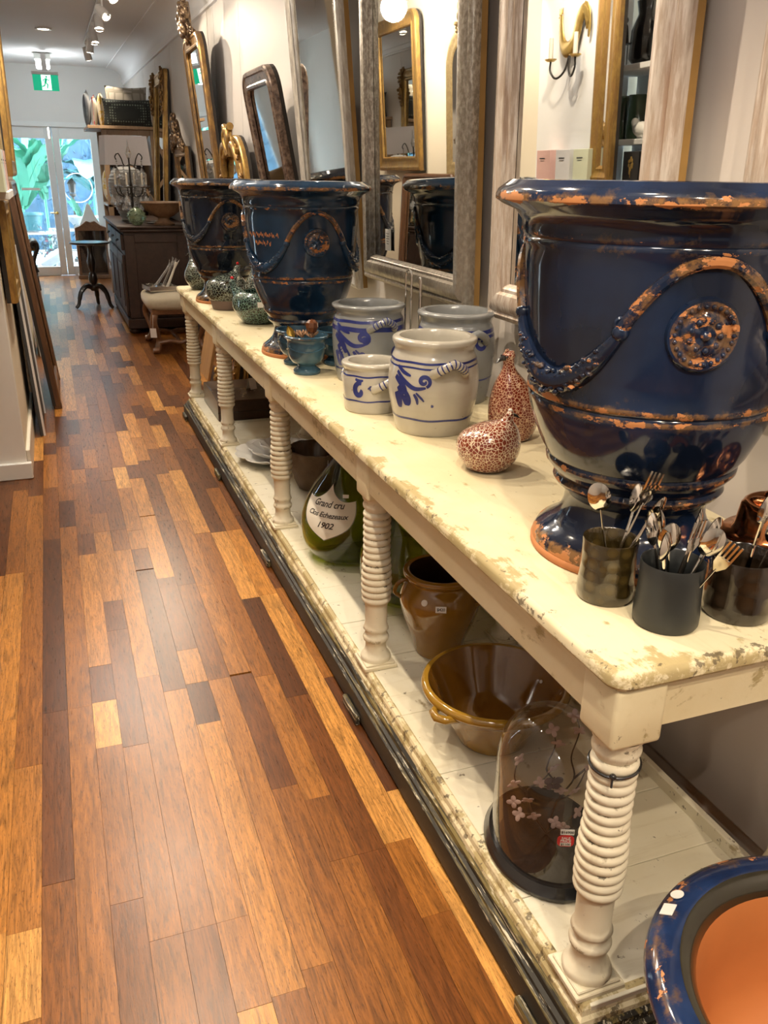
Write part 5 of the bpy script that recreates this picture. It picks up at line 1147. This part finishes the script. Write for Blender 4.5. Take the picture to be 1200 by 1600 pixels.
# ------------------------------------------------------------------ furniture toward the garden doors
dr = thing('dresser', 'dark walnut dresser carrying the lamp and crystal girandole', 'dresser', (.955, 10.1, 0))
DL, DD = 2.1, .66
MB().box((0, 0, .53), (DD-.05, DL-.06, .92)).build('carcass', MT['darkwood'], dr, smooth=False, bevel=.006)
MB().box((-.005, 0, 1.035), (DD+.06, DL+.05, .025)).build('top', MT['darkwood'], dr, smooth=True, bevel=.008, seg=2)
MB().box((0, 0, 1.005), (DD+.01, DL, .035)).build('cornice', MT['darkwood'], dr, smooth=False, bevel=.008)
MB().box((-.005, 0, .10), (DD, DL-.02, .10)).build('plinth', MT['darkwood'], dr, smooth=False, bevel=.008)
pn = MB(); pn.box((0, -DL/2+.026, .56), (DD-.05, .012, .78)); pn.build('end_panel', MT['darkwood'], dr, smooth=False)
for a in (-1, 1): MB().box((a*(DD/2-.075), -DL/2+.016, .56), (.10, .016, .80)).build('end_stile', MT['darkwood'], dr, smooth=False, bevel=.003)
for z in (.93, .20): MB().box((0, -DL/2+.016, z), (DD-.25, .016, .08)).build('end_rail', MT['darkwood'], dr, smooth=False, bevel=.003)
for i in range(3):
    y = -DL/2+.06+(i+.5)*(DL-.12)/3
    d = MB().box((-DD/2+.012, y, .89), (.03, (DL-.12)/3-.03, .15)).build('drawer', MT['darkwood'], dr, smooth=False, bevel=.006)
    MB().tube([(-DD/2-.004, y-.05, .90), (-DD/2-.028, y-.03, .885), (-DD/2-.028, y+.03, .885), (-DD/2-.004, y+.05, .90)], .006, 6).build('handle', MT['iron'], d)
    d = MB().box((-DD/2+.012, y, .47), (.03, (DL-.12)/3-.03, .60)).build('door', MT['darkwood'], dr, smooth=False, bevel=.010, seg=2)
    MB().box((-DD/2-.006, y, .47), (.01, (DL-.12)/3-.20, .42)).build('door_panel', MT['darkwood'], d, smooth=False, bevel=.004)
for a in (-1, 1):
    for b_ in (-1, 1): MB().lathe([(.03, .0), (.045, .012), (.05, .03), (.03, .05)], 14, (a*(DD/2-.05), b_*(DL/2-.06), 0)).build('foot', MT['darkwood'], dr)
# lamp with ribbed ceramic body
lm_ = thing('table_lamp', 'ribbed grey ceramic lamp with a pale rectangular shade', 'lamp', (.80, 9.98, 1.0475), R(10))
prf = [(.075, 0), (.09, .01)]
for i in range(60):
    z = .01+.50*i/59; r_ = .085+.105*sin(PI*min(1, max(0, (z-.02)/.56))**1.25)**.9; r_ += .004*sin(i*1.6); prf.append((r_, z))
prf += [(.10, .52), (.08, .535), (.05, .54)]
MB().lathe([(0, 0)]+prf+[(0, .542)], 40).build('base', MT['grey_ceramic'], lm_, smooth=60)
MB().tube([(0, 0, .54), (0, 0, .62)], .012, 8).build('stem', MT['iron'], lm_)
sh_ = MB(); sh_.add([(-.235, -.13, .555), (.235, -.13, .555), (.235, .13, .555), (-.235, .13, .555), (-.215, -.115, .835), (.215, -.115, .835), (.215, .115, .835), (-.215, .115, .835)], [(0, 1, 5, 4), (1, 2, 6, 5), (2, 3, 7, 6), (3, 0, 4, 7)])
sh_.build('shade', MT['shade'], lm_, smooth=False)
# crystal girandole
gi = thing('girandole', 'crystal girandole with candles and glass drops on the dresser', 'candelabra', (.80, 9.50, 1.0475))
MB().lathe([(0, 0), (.085, 0), (.09, .008), (.03, .025), (.014, .05), (.012, .32), (.016, .35), (.010, .40), (.008, .62), (0, .63)], 20).build('stem', MT['iron'], gi)
MB().lathe([(0, .60), (.018, .62), (.030, .66), (.020, .69), (.010, .72), (.004, .78), (0, .80)], 8).build('crystal_spire', MT['crystal'], gi, smooth=False)
def drop_mesh(s):
    m = MB().lathe([(0, 0), (.35*s, .25*s), (.45*s, .55*s), (.30*s, 1.0*s), (.08*s, 1.45*s), (0, 1.5*s)], 8); m.move((0, 0, -1.5*s))
    for i in range(3): m.ell((0, 0, .012+.022*i), (.009, .009, .009), 8, 5)
    m.tube([(0, 0, 0), (0, 0, .07)], .0012, 4); m.move((0, 0, -.07)); me = m.mesh('crystal_drop', False); me.materials.append(MT['crystal']); return me
DRP = drop_mesh(.075); DRS = drop_mesh(.05)
for k in range(6):
    a = 2*PI*k/6+.2; d_ = Vector((cos(a), sin(a), 0))
    arm = spline([Vector((0, 0, .30)), d_*.06+Vector((0, 0, .26)), d_*.13+Vector((0, 0, .28)), d_*.155+Vector((0, 0, .34))], 5)
    MB().tube(arm, .006, 6).build('arm', MT['iron'], gi)
    MB().lathe([(0, 0), (.012, 0), (.045, .012), (.047, .016), (.012, .012), (.012, .03), (0, .03)], 16, tuple(d_*.155+Vector((0, 0, .34)))).build('drip_pan', MT['crystal'], gi)
    MB().lathe([(0, .03), (.011, .03), (.010, .13), (.004, .135), (0, .145)], 10, tuple(d_*.155+Vector((0, 0, .34)))).build('candle', MT['candle'], gi)
    link('crystal_drop', DRP, gi, tuple(d_*.19+Vector((0, 0, .345)))); link('crystal_drop', DRS, gi, tuple(d_*.125+Vector((0, 0, .335))))
    a2 = a+.5; d2_ = Vector((cos(a2), sin(a2), 0)); link('crystal_drop', DRS, gi, tuple(d2_*.09+Vector((0, 0, .26))))
for s_ in (-1, 1):
    MB().tube(spline([Vector((0, 0, .56)), Vector((s_*.05, 0, .55)), Vector((s_*.07, 0, .61)), Vector((s_*.10, 0, .66)), Vector((s_*.13, 0, .63)), Vector((s_*.12, 0, .60))], 4), .006, 6).build('upper_arm', MT['iron'], gi)
    link('crystal_drop', DRP, gi, (s_*.12, 0, .60)); link('crystal_drop', DRS, gi, (s_*.06, -.02, .55))
gbn = thing('glass_ball', 'green bubbled glass ball in front of the crystal girandole', 'glass ball', (.80, 9.17, 1.0475))
MB().lathe([(0, 0), (.04, .004)]+[(.085*sin(a), .083-.083*cos(a)) for a in [PI*(.25+.65*i/12) for i in range(13)]]+[(.03, .17), (0, .172)], 24).build('body', MT['bubble'], gbn, smooth=60)
rr = random.Random(14); bb = MB()
for i in range(40):
    a, z = rr.uniform(0, 2*PI), rr.uniform(-.7, .8); q = .086*math.sqrt(1-z*z); bb.ell((q*cos(a), q*sin(a), .083+.083*z), (.011, .011, .009), 8, 5)
o = bb.build('bubbles', MT['bubble'], gbn); o['kind'] = 'stuff'
cb = thing('compote_bowl', 'carved wooden footed bowl beside the glass ball', 'bowl', (1.06, 9.17, 1.0475))
MB().lathe([(0, 0), (.10, 0), (.105, .015), (.06, .045), (.055, .07), (.10, .09), (.17, .14), (.205, .205), (.215, .21), (.21, .22), (.19, .215), (.15, .15), (0, .11)], 48, fn=lambda q, z, a: q*(1+(.02*cos(16*a) if z > .08 else 0))).build('body', MT['compote'], cb, smooth=60)
for i, (x, y, w_) in enumerate(((.91, 9.39, .08), (1.05, 9.66, .12))):
    t = thing('glass_plate', ['small glass plate beside the green ball', 'glass plate lying behind the girandole'][i], 'plate', (x+.07*(1-i), y+.03, 1.0475)); MB().lathe([(0, 0), (w_*.5, 0), (w_*.95, .008), (w_, .012), (w_*.5, .006), (0, .004)], 28).build('body', MT['crystal'], t)
# footstool
fs_ = thing('footstool', 'upholstered footstool with carved scroll legs beside the table end', 'stool', (.985, 8.30, 0))
def cush(W, L, T, z0):
    def fn(u, v):
        a = 2*PI*u; e = .35; cx = math.copysign(abs(cos(a))**e, cos(a)); sy = math.copysign(abs(sin(a))**e, sin(a)); b_ = -PI/2+PI*v
        q = abs(cos(b_))**.35; return Vector((W/2*cx*q, L/2*sy*q, z0+T/2+T/2*math.copysign(abs(sin(b_))**.6, sin(b_))*(1 if b_ < 0 else 1+.25*(1-q))))
    return MB().grid(fn, 40, 14, cu=True)
cush(.54, .80, .135, .375).build('cushion', MT['linen'], fs_, smooth=60)
MB().box((0, 0, .375), (.47, .72, .05)).build('seat_rail', MT['midwood'], fs_, smooth=False, bevel=.006)
for a in (-1, 1):
    for b_ in (-1, 1):
        L_ = [(a*.21, b_*.32, .36), (a*.225, b_*.345, .29), (a*.205, b_*.325, .20), (a*.185, b_*.29, .12), (a*.20, b_*.31, .05), (a*.225, b_*.345, .022)]
        lg = MB().tube(spline(L_, 5), [.034, .034, .034, .034, .033, .032, .031, .030, .029, .028, .027, .026, .025, .025, .025, .025, .025, .026, .027, .028, .029, .030, .030, .028, .024, .022][:26], 10).build('leg', MT['midwood'], fs_)
        MB().lathe([(0, -.028), (.026, -.028), (.030, 0), (.026, .028), (0, .028)], 16).xf(Matrix.Translation((a*.222, b_*.352, .032)) @ Matrix.Rotation(PI/2, 4, 'Y')).build('foot_scroll', MT['midwood'], lg)
for b_ in (-1, 1): MB().tube(spline([(-.195, b_*.30, .09), (-.08, b_*.30, .105), (0, b_*.30, .085), (.08, b_*.30, .105), (.195, b_*.30, .09)], 5), .020, 8).build('stretcher', MT['midwood'], fs_)
MB().tube(spline([(0, -.30, .09), (0, -.1, .105), (0, .1, .085), (0, .30, .09)], 5), .018, 8).build('stretcher', MT['midwood'], fs_)
tg = thing('price_label', 'cream paper price label hanging from the footstool', 'label', (.745, 7.90, .20), (R(8), 0, R(-20)))
MB().box((0, 0, 0), (.055, .002, .085)).build('tag', MT['paper'], tg, smooth=False); MB().tube([(0, 0, .04), (.01, .01, .16)], .0015, 4).build('string', MT['paper'], tg)
ty = thing('glass_tray', 'small mirrored tray lying on the footstool', 'tray', (.88, 8.33, .525), R(8))
for c, d in (((0, 0, .004), (.26, .30, .008)), ((-.128, 0, .022), (.005, .30, .040)), ((.128, 0, .022), (.005, .30, .040)), ((0, -.148, .022), (.26, .005, .040)), ((0, .148, .022), (.26, .005, .040))): MB().box(c, d).build('tray_panel', MT['chrome'], ty, smooth=False)
for i, (x, y, tl_, m_) in enumerate(((-.05, .0, 38, 'chrome'), (.03, .04, 30, 'chrome'), (.06, -.05, 34, 'candle'))):
    t = thing('glass_server', ['slim crystal server leaning in the tray', 'second crystal server crossing in the tray', 'ivory-handled server in the tray'][i], 'server', (.88+x, 8.33+y, .545), (0, R(tl_), R(20*i)), 'servers in the tray')
    MB().tube([(0, 0, 0), (0, 0, .08), (0, 0, .20), (0, 0, .26)], [.016, .012, .010, .016], 8).build('shaft', MT[m_] if m_ == 'candle' else MT['crystal'], t)
    for k in range(4): a = PI/2*k; MB().tube([(.004*cos(a), .004*sin(a), .24), (.028*cos(a), .028*sin(a), .29)], [.004, .002], 5).build('prong', MT['crystal'], t)
# tripod table
tp = thing('tripod_table', 'round black tripod table standing in the aisle before the doors', 'table', (.395, 11.05, 0))
MB().lathe([(0, .735), (.20, .735), (.225, .742), (.228, .752), (.222, .762), (0, .764)], 40).build('top', MT['ebony'], tp)
MB().lathe([(0, .20), (.035, .20), (.05, .225), (.045, .26), (.03, .275), (.045, .30), (.055, .34), (.04, .40), (.028, .42), (.045, .48), (.05, .54), (.035, .60), (.025, .64), (.03, .70), (.06, .735), (0, .735)], 20).build('column', MT['ebony'], tp)
for k in range(3):
    a = R(200)+2*PI*k/3; d_ = Vector((cos(a), sin(a), 0))
    MB().tube(spline([d_*.02+Vector((0, 0, .235)), d_*.09+Vector((0, 0, .26)), d_*.16+Vector((0, 0, .20)), d_*.19+Vector((0, 0, .12)), d_*.21+Vector((0, 0, .05)), d_*.245+Vector((0, 0, .014))], 4), [.030]*3+[.031]*5+[.027]*5+[.022]*5+[.020]*2+[.016], 8).build('leg', MT['ebony'], tp)
# display cabinet with a white pediment by the door
cb2 = thing('display_cabinet', 'low glazed wooden cabinet by the garden door', 'cabinet', (.55, 14.28, 0))
MB().box((0, 0, .03), (.50, .34, .06)).build('plinth', MT['midwood'], cb2, smooth=False, bevel=.006)
for a in (-1, 1): MB().box((a*.21, 0, .38), (.04, .30, .64)).build('side', MT['midwood'], cb2, smooth=False, bevel=.004)
MB().box((0, .13, .38), (.40, .02, .64)).build('back', MT['darkwood'], cb2, smooth=False)
MB().box((0, -.14, .38), (.385, .006, .63)).build('glass_front', MT['clear'], cb2, smooth=False)
MB().prism([(-.23, .70), (.23, .70), (.23, .74), (.15, .77), (.06, .84), (0, .82), (-.06, .84), (-.15, .77), (-.23, .74)], -.16, .16, 'y').build('pediment', MT['midwood'], cb2, smooth=False, bevel=.004)
wt = thing('white_finial', 'white peaked ornament resting on the low cabinet', 'ornament', (.55, 14.36, .845)); MB().lathe([(.22, -.08), (.20, -.05), (.12, .06), (.06, .16), (.03, .22), (0, .24)], 4, ph=PI/4).move((0, 0, .0)).build('body', MT['white'], wt, smooth=False)
for i, (x, y, s) in enumerate(((.86, 13.4, 1), (.92, 13.1, .8))):
    t = thing('urn_vase', ['white ornate vase on the floor by the cabinet', 'smaller white vase on the floor behind the dresser'][i], 'vase', (x, y, 0))
    MB().lathe([(q*s, z*s) for q, z in [(0, 0), (.08, 0), (.085, .02), (.05, .05), (.09, .12), (.13, .22), (.13, .30), (.09, .38), (.07, .42), (.10, .48), (.09, .48), (0, .40)]], 28, fn=lambda q, z, a: q*(1+.03*cos(10*a))).build('body', MT['white'], t)
# armchair with scrolled arm
ac = thing('armchair', 'tan leather armchair with black scrolled arm near the garden doors', 'chair', (-.55, 12.6, 0))
MB().box((0, 0, .38), (.58, .56, .14)).build('seat', MT['leather'], ac, bevel=.03, seg=3)
MB().box((-.06, .27, .68), (.52, .12, .56)).build('backrest', MT['leather'], ac, bevel=.04, seg=3)
for a in (-1, 1):
    ar = MB().tube([(a*.29, -.28, .62), (a*.29, .25, .64)], .055, 14).build('armrest', MT['leather'], ac)
    MB().tube(spline([(a*.31, -.29, .30), (a*.28, -.29, .42), (a*.31, -.29, .52), (a*.345, -.29, .60), (a*.34, -.29, .66), (a*.30, -.29, .67), (a*.285, -.29, .63), (a*.30, -.29, .605)], 5), .026, 8).build('arm_scroll', MT['ebony'], ar)
    for b_ in (-1, 1): MB().tube([(a*.27, b_*.25, .34), (a*.28, b_*.26, .20), (a*.30, b_*.28, .0)], [.030, .026, .020], 8).build('leg', MT['ebony'], ac)
    MB().box((a*.28, 0, .16), (.03, .5, .03)).build('stretcher', MT['ebony'], ac, smooth=False)
cbx = thing('white_carton', 'white flat carton standing on the floor behind the leaning mirror', 'carton', (-.19, 8.35, 0), R(4)); MB().box((0, 0, .10), (.11, .46, .20)).build('box', MT['white'], cbx, smooth=False, bevel=.004)
# cushion rack
rk = thing('cushion_rack', 'open oak rack with crossed end braces holding cushions', 'rack', (.99, 11.95, 0))
RWd, RL, RH = .62, 1.0, 2.0
for a in (-1, 1):
    for b_ in (-1, 1): MB().box((a*(RWd/2-.03), b_*(RL/2-.03), RH/2), (.06, .06, RH)).build('post', MT['oak'], rk, smooth=False, bevel=.004)
for z in (.35, 1.15, RH+.02): MB().box((-.075*(z > 1.5), 0, z), (RWd+.15*(z > 1.5), RL+.12*(z > 1.5), .035)).build('shelf', MT['oak'], rk, smooth=False, bevel=.004)
MB().box((0, RL/2-.02, 1.1), (RWd-.12, .02, 1.5)).build('back', MT['darkwood'], rk, smooth=False)
for z0_, z1_ in ((1.17, RH),):
    for s_ in (-1, 1):
        L_ = math.hypot(RWd-.12, z1_-z0_); an = math.atan2(z1_-z0_, RWd-.12)
        MB().box((0, -RL/2+.03+.012*s_, (z0_+z1_)/2), (L_-.05, .022, .035), Matrix.Rotation(-s_*an, 3, 'Y')).build('cross_brace', MT['oak'], rk, smooth=False)
MB().box((0, -RL/2+.035, RH-.03), (RWd-.12, .04, .06)).build('top_rail', MT['oak'], rk, smooth=False)
def pillow(name, label, loc, rot, W, H, T, m):
    t = thing(name, label, 'cushion', loc, rot, 'cushions on the oak rack')
    def fn(sgn):
        def g(u, v):
            x, z = 2*u-1, 2*v-1; k = (1-abs(x)**2.5)*(1-abs(z)**2.5); pin = 1-.10*(abs(x)**2*(1-abs(z)**.8)*0+0); ex = 1-.07*(1-z*z); ez = 1-.09*(1-x*x)
            return Vector((W/2*x*(1-.07*(1-abs(z)**2)*0-.06*(1-z*z)*abs(x)), sgn*T/2*max(0, k)**.5, H/2*z*(1-.08*(1-x*x)*abs(z))))
        return g
    MB().grid(fn(-1), 17, 17).grid(fn(1), 17, 17).build('cover', m, t, smooth=80); return t
def _fab(name, c1, c2, mode, sc_):
    t = NT(name); o = t.obj()
    if mode == 'hex': f = t.step(t.n('TexVoronoi', {'Vector': o, 'Scale': sc_, 'Randomness': .25}, feature='DISTANCE_TO_EDGE').outputs['Distance'], .06, .12)
    elif mode == 'dots': f = t.step(t.n('TexVoronoi', {'Vector': o, 'Scale': sc_, 'Randomness': .1}).outputs['Distance'], .25, .4)
    else: f = t.step(t.noise(o, sc_, 3), .48, .54)
    t.P(Base_Color=t.mix(f, c1, c2), Roughness=.9, Sheen_Weight=.3); return t.m
MT['f_hex'] = _fab('grey_hexagon_fabric', (.26, .24, .20), (.42, .39, .34), 'hex', 10); MT['f_dot'] = _fab('charcoal_dotted_fabric', (.22, .28, .24), (.028, .036, .038), 'dots', 34)
MT['f_white'] = _fab('white_linen_fabric', (.74, .74, .72), (.66, .66, .66), 'n', 4); MT['f_navy'] = _fab('navy_fabric', (.03, .05, .09), (.06, .10, .14), 'n', 6); MT['f_yel'] = _fab('yellow_patterned_fabric', (.62, .42, .05), (.70, .62, .45), 'n', 14); MT['f_pink'] = _fab('pink_patterned_fabric', (.62, .10, .16), (.72, .55, .55), 'n', 12)
MT['f_olive'] = _fab('olive_fabric', (.10, .10, .05), (.18, .17, .09), 'n', 6); MT['f_bw'] = _fab('black_and_cream_fabric', (.03, .03, .03), (.66, .60, .50), 'n', 13); MT['f_teal'] = _fab('teal_fabric', (.03, .22, .20), (.06, .30, .26), 'n', 6); MT['f_orange'] = _fab('orange_fabric', (.60, .28, .05), (.66, .50, .30), 'n', 9)
ZT = RH+.0375
pillow('throw_cushion', 'charcoal dotted cushion at the front of the rack top', (1.01, 11.56, ZT+.15), (R(8), 0, 0), .57, .30, .15, MT['f_dot'])
pillow('throw_cushion', 'grey hexagon-patterned cushion standing behind the charcoal one', (1.03, 11.80, ZT+.225), (R(6), 0, 0), .49, .46, .16, MT['f_hex'])
for lab, m_, x, y, z, tl_, H_ in (('yellow patterned cushion on edge at the rack top', 'f_yel', .735, 11.93, .19, -5, .40), ('white cushion with red trim leaning out of the rack top', 'f_white', .652, 11.95, .170, -7, .34), ('navy cushion leaning out farthest from the rack top', 'f_navy', .570, 11.97, .198, -9, .40), ('olive cushion wedged at the far end of the rack top', 'f_olive', .74, 12.40, .20, -6, .40)):
    t = pillow('throw_cushion', lab, (x, y, ZT+z), (0, R(tl_), R(84)), .46, H_, .085, MT[m_])
    if m_ == 'f_white': MB().tube([(.235*a_, 0, .172*b_) for a_, b_ in ((-1, -1), (0, -.93), (1, -1), (.93, 0), (1, 1), (0, .93), (-1, 1), (-.93, 0))], .007, 6, closed=True).build('red_trim', MT['f_pink'], t)
for i, (lab, m_, y, z) in enumerate((('black and cream cushion in the upper rack shelf', 'f_bw', 11.78, 1.37), ('yellow cushion in the upper rack shelf', 'f_yel', 12.0, 1.37), ('teal cushion stuffed in the upper rack shelf', 'f_teal', 12.22, 1.37), ('orange cushion on the middle rack shelf', 'f_orange', 11.75, .56), ('pink patterned cushion on the middle rack shelf', 'f_pink', 12.0, .56), ('pale cushion on the middle rack shelf', 'f_white', 12.24, .56))):
    pillow('throw_cushion', lab, (.80-.06*(i % 2), y, z+.01), (0, R(-4), R(84)), .44, .40, .15, MT[m_])
# ------------------------------------------------------------------ white display bay on the aisle side (seen in the mirrors)
BX = -.262
bay = thing('display_bay', 'white built-in display bay beside the aisle seen in the worn silver mirror', 'bay', (-.53, 4.1, 0))
def bb_(nm, c, d): return MB().box((c[0]+.53, c[1]-4.1, c[2]), d).build(nm, MT['wall_w'], bay, smooth=False, bevel=.003)
bb_('back_panel', (-.70, 3.6, 2.05), (.03, 2.2, 1.2)); bb_('sconce_panel', (BX-.004, 4.75, 2.07), (.008, .70, 1.20)); bb_('panel_core', (BX-.058, 4.575, 2.07), (.10, .35, 1.2)); bb_('side_panel', (BX-.25, 4.735, 2.03), (.27, .02, 1.2)); bb_('side_panel', (-.53, 2.5, 2.05), (.34, .02, 1.2))
bb_('mantel_shelf', (-.485, 3.6, 1.435), (.43, 2.22, .035)); bb_('ledge', (-.215, 4.79, 1.435), (.10, .60, .035)); bb_('shelf', (-.535, 3.61, 1.66), (.30, 2.19, .03)); bb_('shelf', (-.535, 3.61, 2.03), (.30, 2.19, .03)); bb_('top', (-.51, 3.6, 2.65), (.42, 2.22, .03))
gpost = mirror('gilt_mirror', 'tall narrow gilt mirror edging the white display shelves', (BX+.03, 4.31, 1.46), (0, 0, LW), .20, 1.15, MT['gold'], 'scoop', .085, group='frames on the display bay')
rs_ = thing('rooster_sconce', 'brass rooster wall sconce with two candles on the white panel', 'sconce', (BX+.012, 4.70, 2.07), (0, 0, LW))
body = [(.125, -.014, .262), (.122, -.016, .225), (.108, -.018, .165), (.085, -.020, .115), (.045, -.022, .085), (0, -.022, .088), (-.035, -.020, .12), (-.055, -.018, .17), (-.075, -.016, .225), (-.105, -.014, .262), (-.135, -.013, .245), (-.145, -.012, .20), (-.135, -.010, .165)]
rad_ = [.015, .017, .022, .032, .042, .042, .036, .034, .036, .034, .030, .022, .006]
sp_ = spline(body, 4); MB().tube(sp_, [rad_[min(12, i//4)]+(rad_[min(12, i//4+1)]-rad_[min(12, i//4)])*(i % 4)/4 for i in range(len(sp_))], 12, flat=.42, upv=(0, 1, 0)).build('rooster_body', MT['brass'], rs_)
cmb = MB(); [cmb.tube([(.118+.008*k, -.014, .268), (.110+.013*k, -.014, .300)], [.006, .0015], 6) for k in range(4)]; cmb.tube([(.130, -.014, .262), (.158, -.014, .252)], [.008, .001], 6).build('comb_and_beak', MT['brass'], rs_)
for k in range(5): MB().tube(spline([(-.06-.006*k, -.016, .20), (-.09-.008*k, -.016, .268+.006*k), (-.14-.006*k, -.014, .262-.010*k), (-.165, -.012, .20-.012*k), (-.155, -.010, .155-.008*k)], 4), [.011]*8+[.008]*8+[.002], 6, flat=.5, upv=(0, 1, 0)).build('tail_feather', MT['brass'], rs_)
for s_ in (-1, 1):
    MB().tube(spline([(0, -.02, .09), (s_*.02, -.04, -.02), (s_*.08, -.06, -.06), (s_*.13, -.07, -.02), (s_*.13, -.07, .03)], 5), .006, 8).build('arm', MT['iron'], rs_)
    MB().lathe([(0, 0), (.02, 0), (.034, .010), (.034, .014), (.012, .016), (0, .016)], 18, (s_*.13, -.07, .03)).build('drip_pan', MT['brass'], rs_); MB().lathe([(0, .016), (.013, .016), (.012, .12), (0, .122)], 12, (s_*.13, -.07, .03)).build('candle', MT['candle'], rs_)
MT['pinkbox'] = plain('pink_card', (.66, .42, .38), .6, var=.03); MT['whitebox'] = plain('white_card', (.72, .72, .74), .6, var=.03); MT['greenbox'] = plain('pale_green_card', (.62, .66, .50), .6, var=.03); MT['blackbox'] = plain('black_card', (.015, .015, .016), .4, var=.05); MT['goldfoil'] = plain('gold_foil', (.60, .42, .14), .3, .8)
for i, (y, m_, lab) in enumerate(((4.86, 'pinkbox', 'pink candle box at the end of the mantel shelf'), (4.64, 'whitebox', 'white candle box between the pink and pale green boxes'), (4.45, 'greenbox', 'pale green candle box next to the black boxes'))):
    t = thing('candle_box', lab, 'box', (-.175, y, 1.4525), (0, 0, LW), 'candle boxes on the mantel shelf'); MB().box((0, .04, .09), (.15, .08, .18)).build('carton', MT[m_], t, smooth=False, bevel=.001)
    ln2 = MB(); ln2.box((.01, -.0006, .135), (.06, .001, .006)); ln2.box((.01, -.0006, .122), (.045, .001, .003)); ln2.build('printed_lines', MT['greyboard'], t, smooth=False)
for i, y in enumerate((4.14, 3.98, 3.82)):
    t = thing('black_gift_box', ['black gift box with gold emblem nearest the gilt frame', 'middle black gift box with gold emblem', 'black gift box with gold emblem farthest from the gilt frame'][i], 'box', (-.29, y, 1.4525), (0, 0, LW), 'black boxes on the mantel shelf'); MB().box((0, .04, .08), (.14, .08, .16)).build('carton', MT['blackbox'], t, smooth=False, bevel=.001)
    eb = MB(); rr = random.Random(6); [eb.ell((rr.gauss(0, .010), -.001, .09+rr.gauss(0, .020)), (.008, .001, .010), 8, 5) for _ in range(14)]; eb.box((0, -.001, .045), (.003, .001, .03)); eb.build('gold_emblem', MT['goldfoil'], t)
for i, (y, h, r_, m_, lab) in enumerate(((4.36, .30, .075, 'black_plain', 'tall black vase on the upper display shelf'), (4.20, .22, .07, 'black_plain', 'shorter black vase beside the tall one'))):
    t = thing('display_vase', lab, 'vase', (-.48, y, 2.045)); MB().lathe([(0, 0), (r_*.8, 0), (r_*1.1, .03), (r_, h*.55), (r_*.6, h*.8), (r_*.75, h), (r_*.6, h), (r_*.4, h*.7), (0, .03)], 28, fn=lambda q, z, a: q*(1+.03*cos(9*a))).build('body', MT[m_], t)
t = thing('figure_sculpture', 'small dark abstract figure on a wire stand on the display shelf', 'sculpture', (-.44, 4.49, 2.045))
fr_ = MB(); [fr_.tube([(a*.04, b*.03, 0), (a*.04, b*.03, .11)], .003, 5) for a in (-1, 1) for b in (-1, 1)]; fr_.box((0, 0, .112), (.086, .066, .005)); fr_.build('stand', MT['iron'], t)
MB().tube(spline([(0, -.02, .115), (0, -.012, .16), (0, 0, .20), (0, .012, .17), (0, .02, .12)], 4), .009, 8).ell((0, 0, .225), (.012, .012, .016), 10, 6).build('figure', MT['iron'], t)
MT['greenglass'] = plain('bottle_green_glass', (.05, .09, .05), .08, var=.2, coat=.6)
for i, y in enumerate((4.60, 4.47)):
    t = thing('green_glass_jar', ['green glass jar nearest the gilt frame on the lower display shelf', 'green glass jar beside the white bird ornament'][i], 'jar', (-.54, y, 1.675)); MB().lathe([(0, 0), (.055, 0), (.058, .01), (.058, .20), (.05, .21), (.05, .23), (.044, .23), (.05, .19), (.05, .02), (0, .015)], 28).build('body', MT['greenglass'], t)
t = thing('bird_ornament', 'white ceramic bird on the lower display shelf', 'ornament', (-.43, 4.26, 1.675), R(90)); MB().tube(spline([(-.10, 0, .05), (-.05, 0, .04), (0, 0, .045), (.04, 0, .055), (.065, 0, .085), (.085, 0, .09)], 4), [.006, .010, .016, .024, .032, .038, .040, .042, .042, .041, .038, .034, .03, .026, .024, .022, .022, .02, .016, .010, .003], 14).build('body', MT['white'], t)
MB().box((-.01, 0, .008), (.06, .03, .016)).build('base', MT['white'], t, smooth=False)
t = thing('oval_plaque', 'dark oval plaque with a red ticket on the display shelf', 'plaque', (-.50, 4.24, 1.675), (R(-8), 0, LW)); MB().lathe([(0, 0), (.09, 0), (.095, .006), (.09, .012), (0, .014)], 32, sy=1.6).xf(Matrix.Translation((0, 0, .152)) @ Matrix.Rotation(PI/2, 4, 'X')).build('body', MT['black_plain'], t); MB().box((0, -.016, .045), (.05, .002, .03)).build('red_ticket', MT['redink'], t, smooth=False)
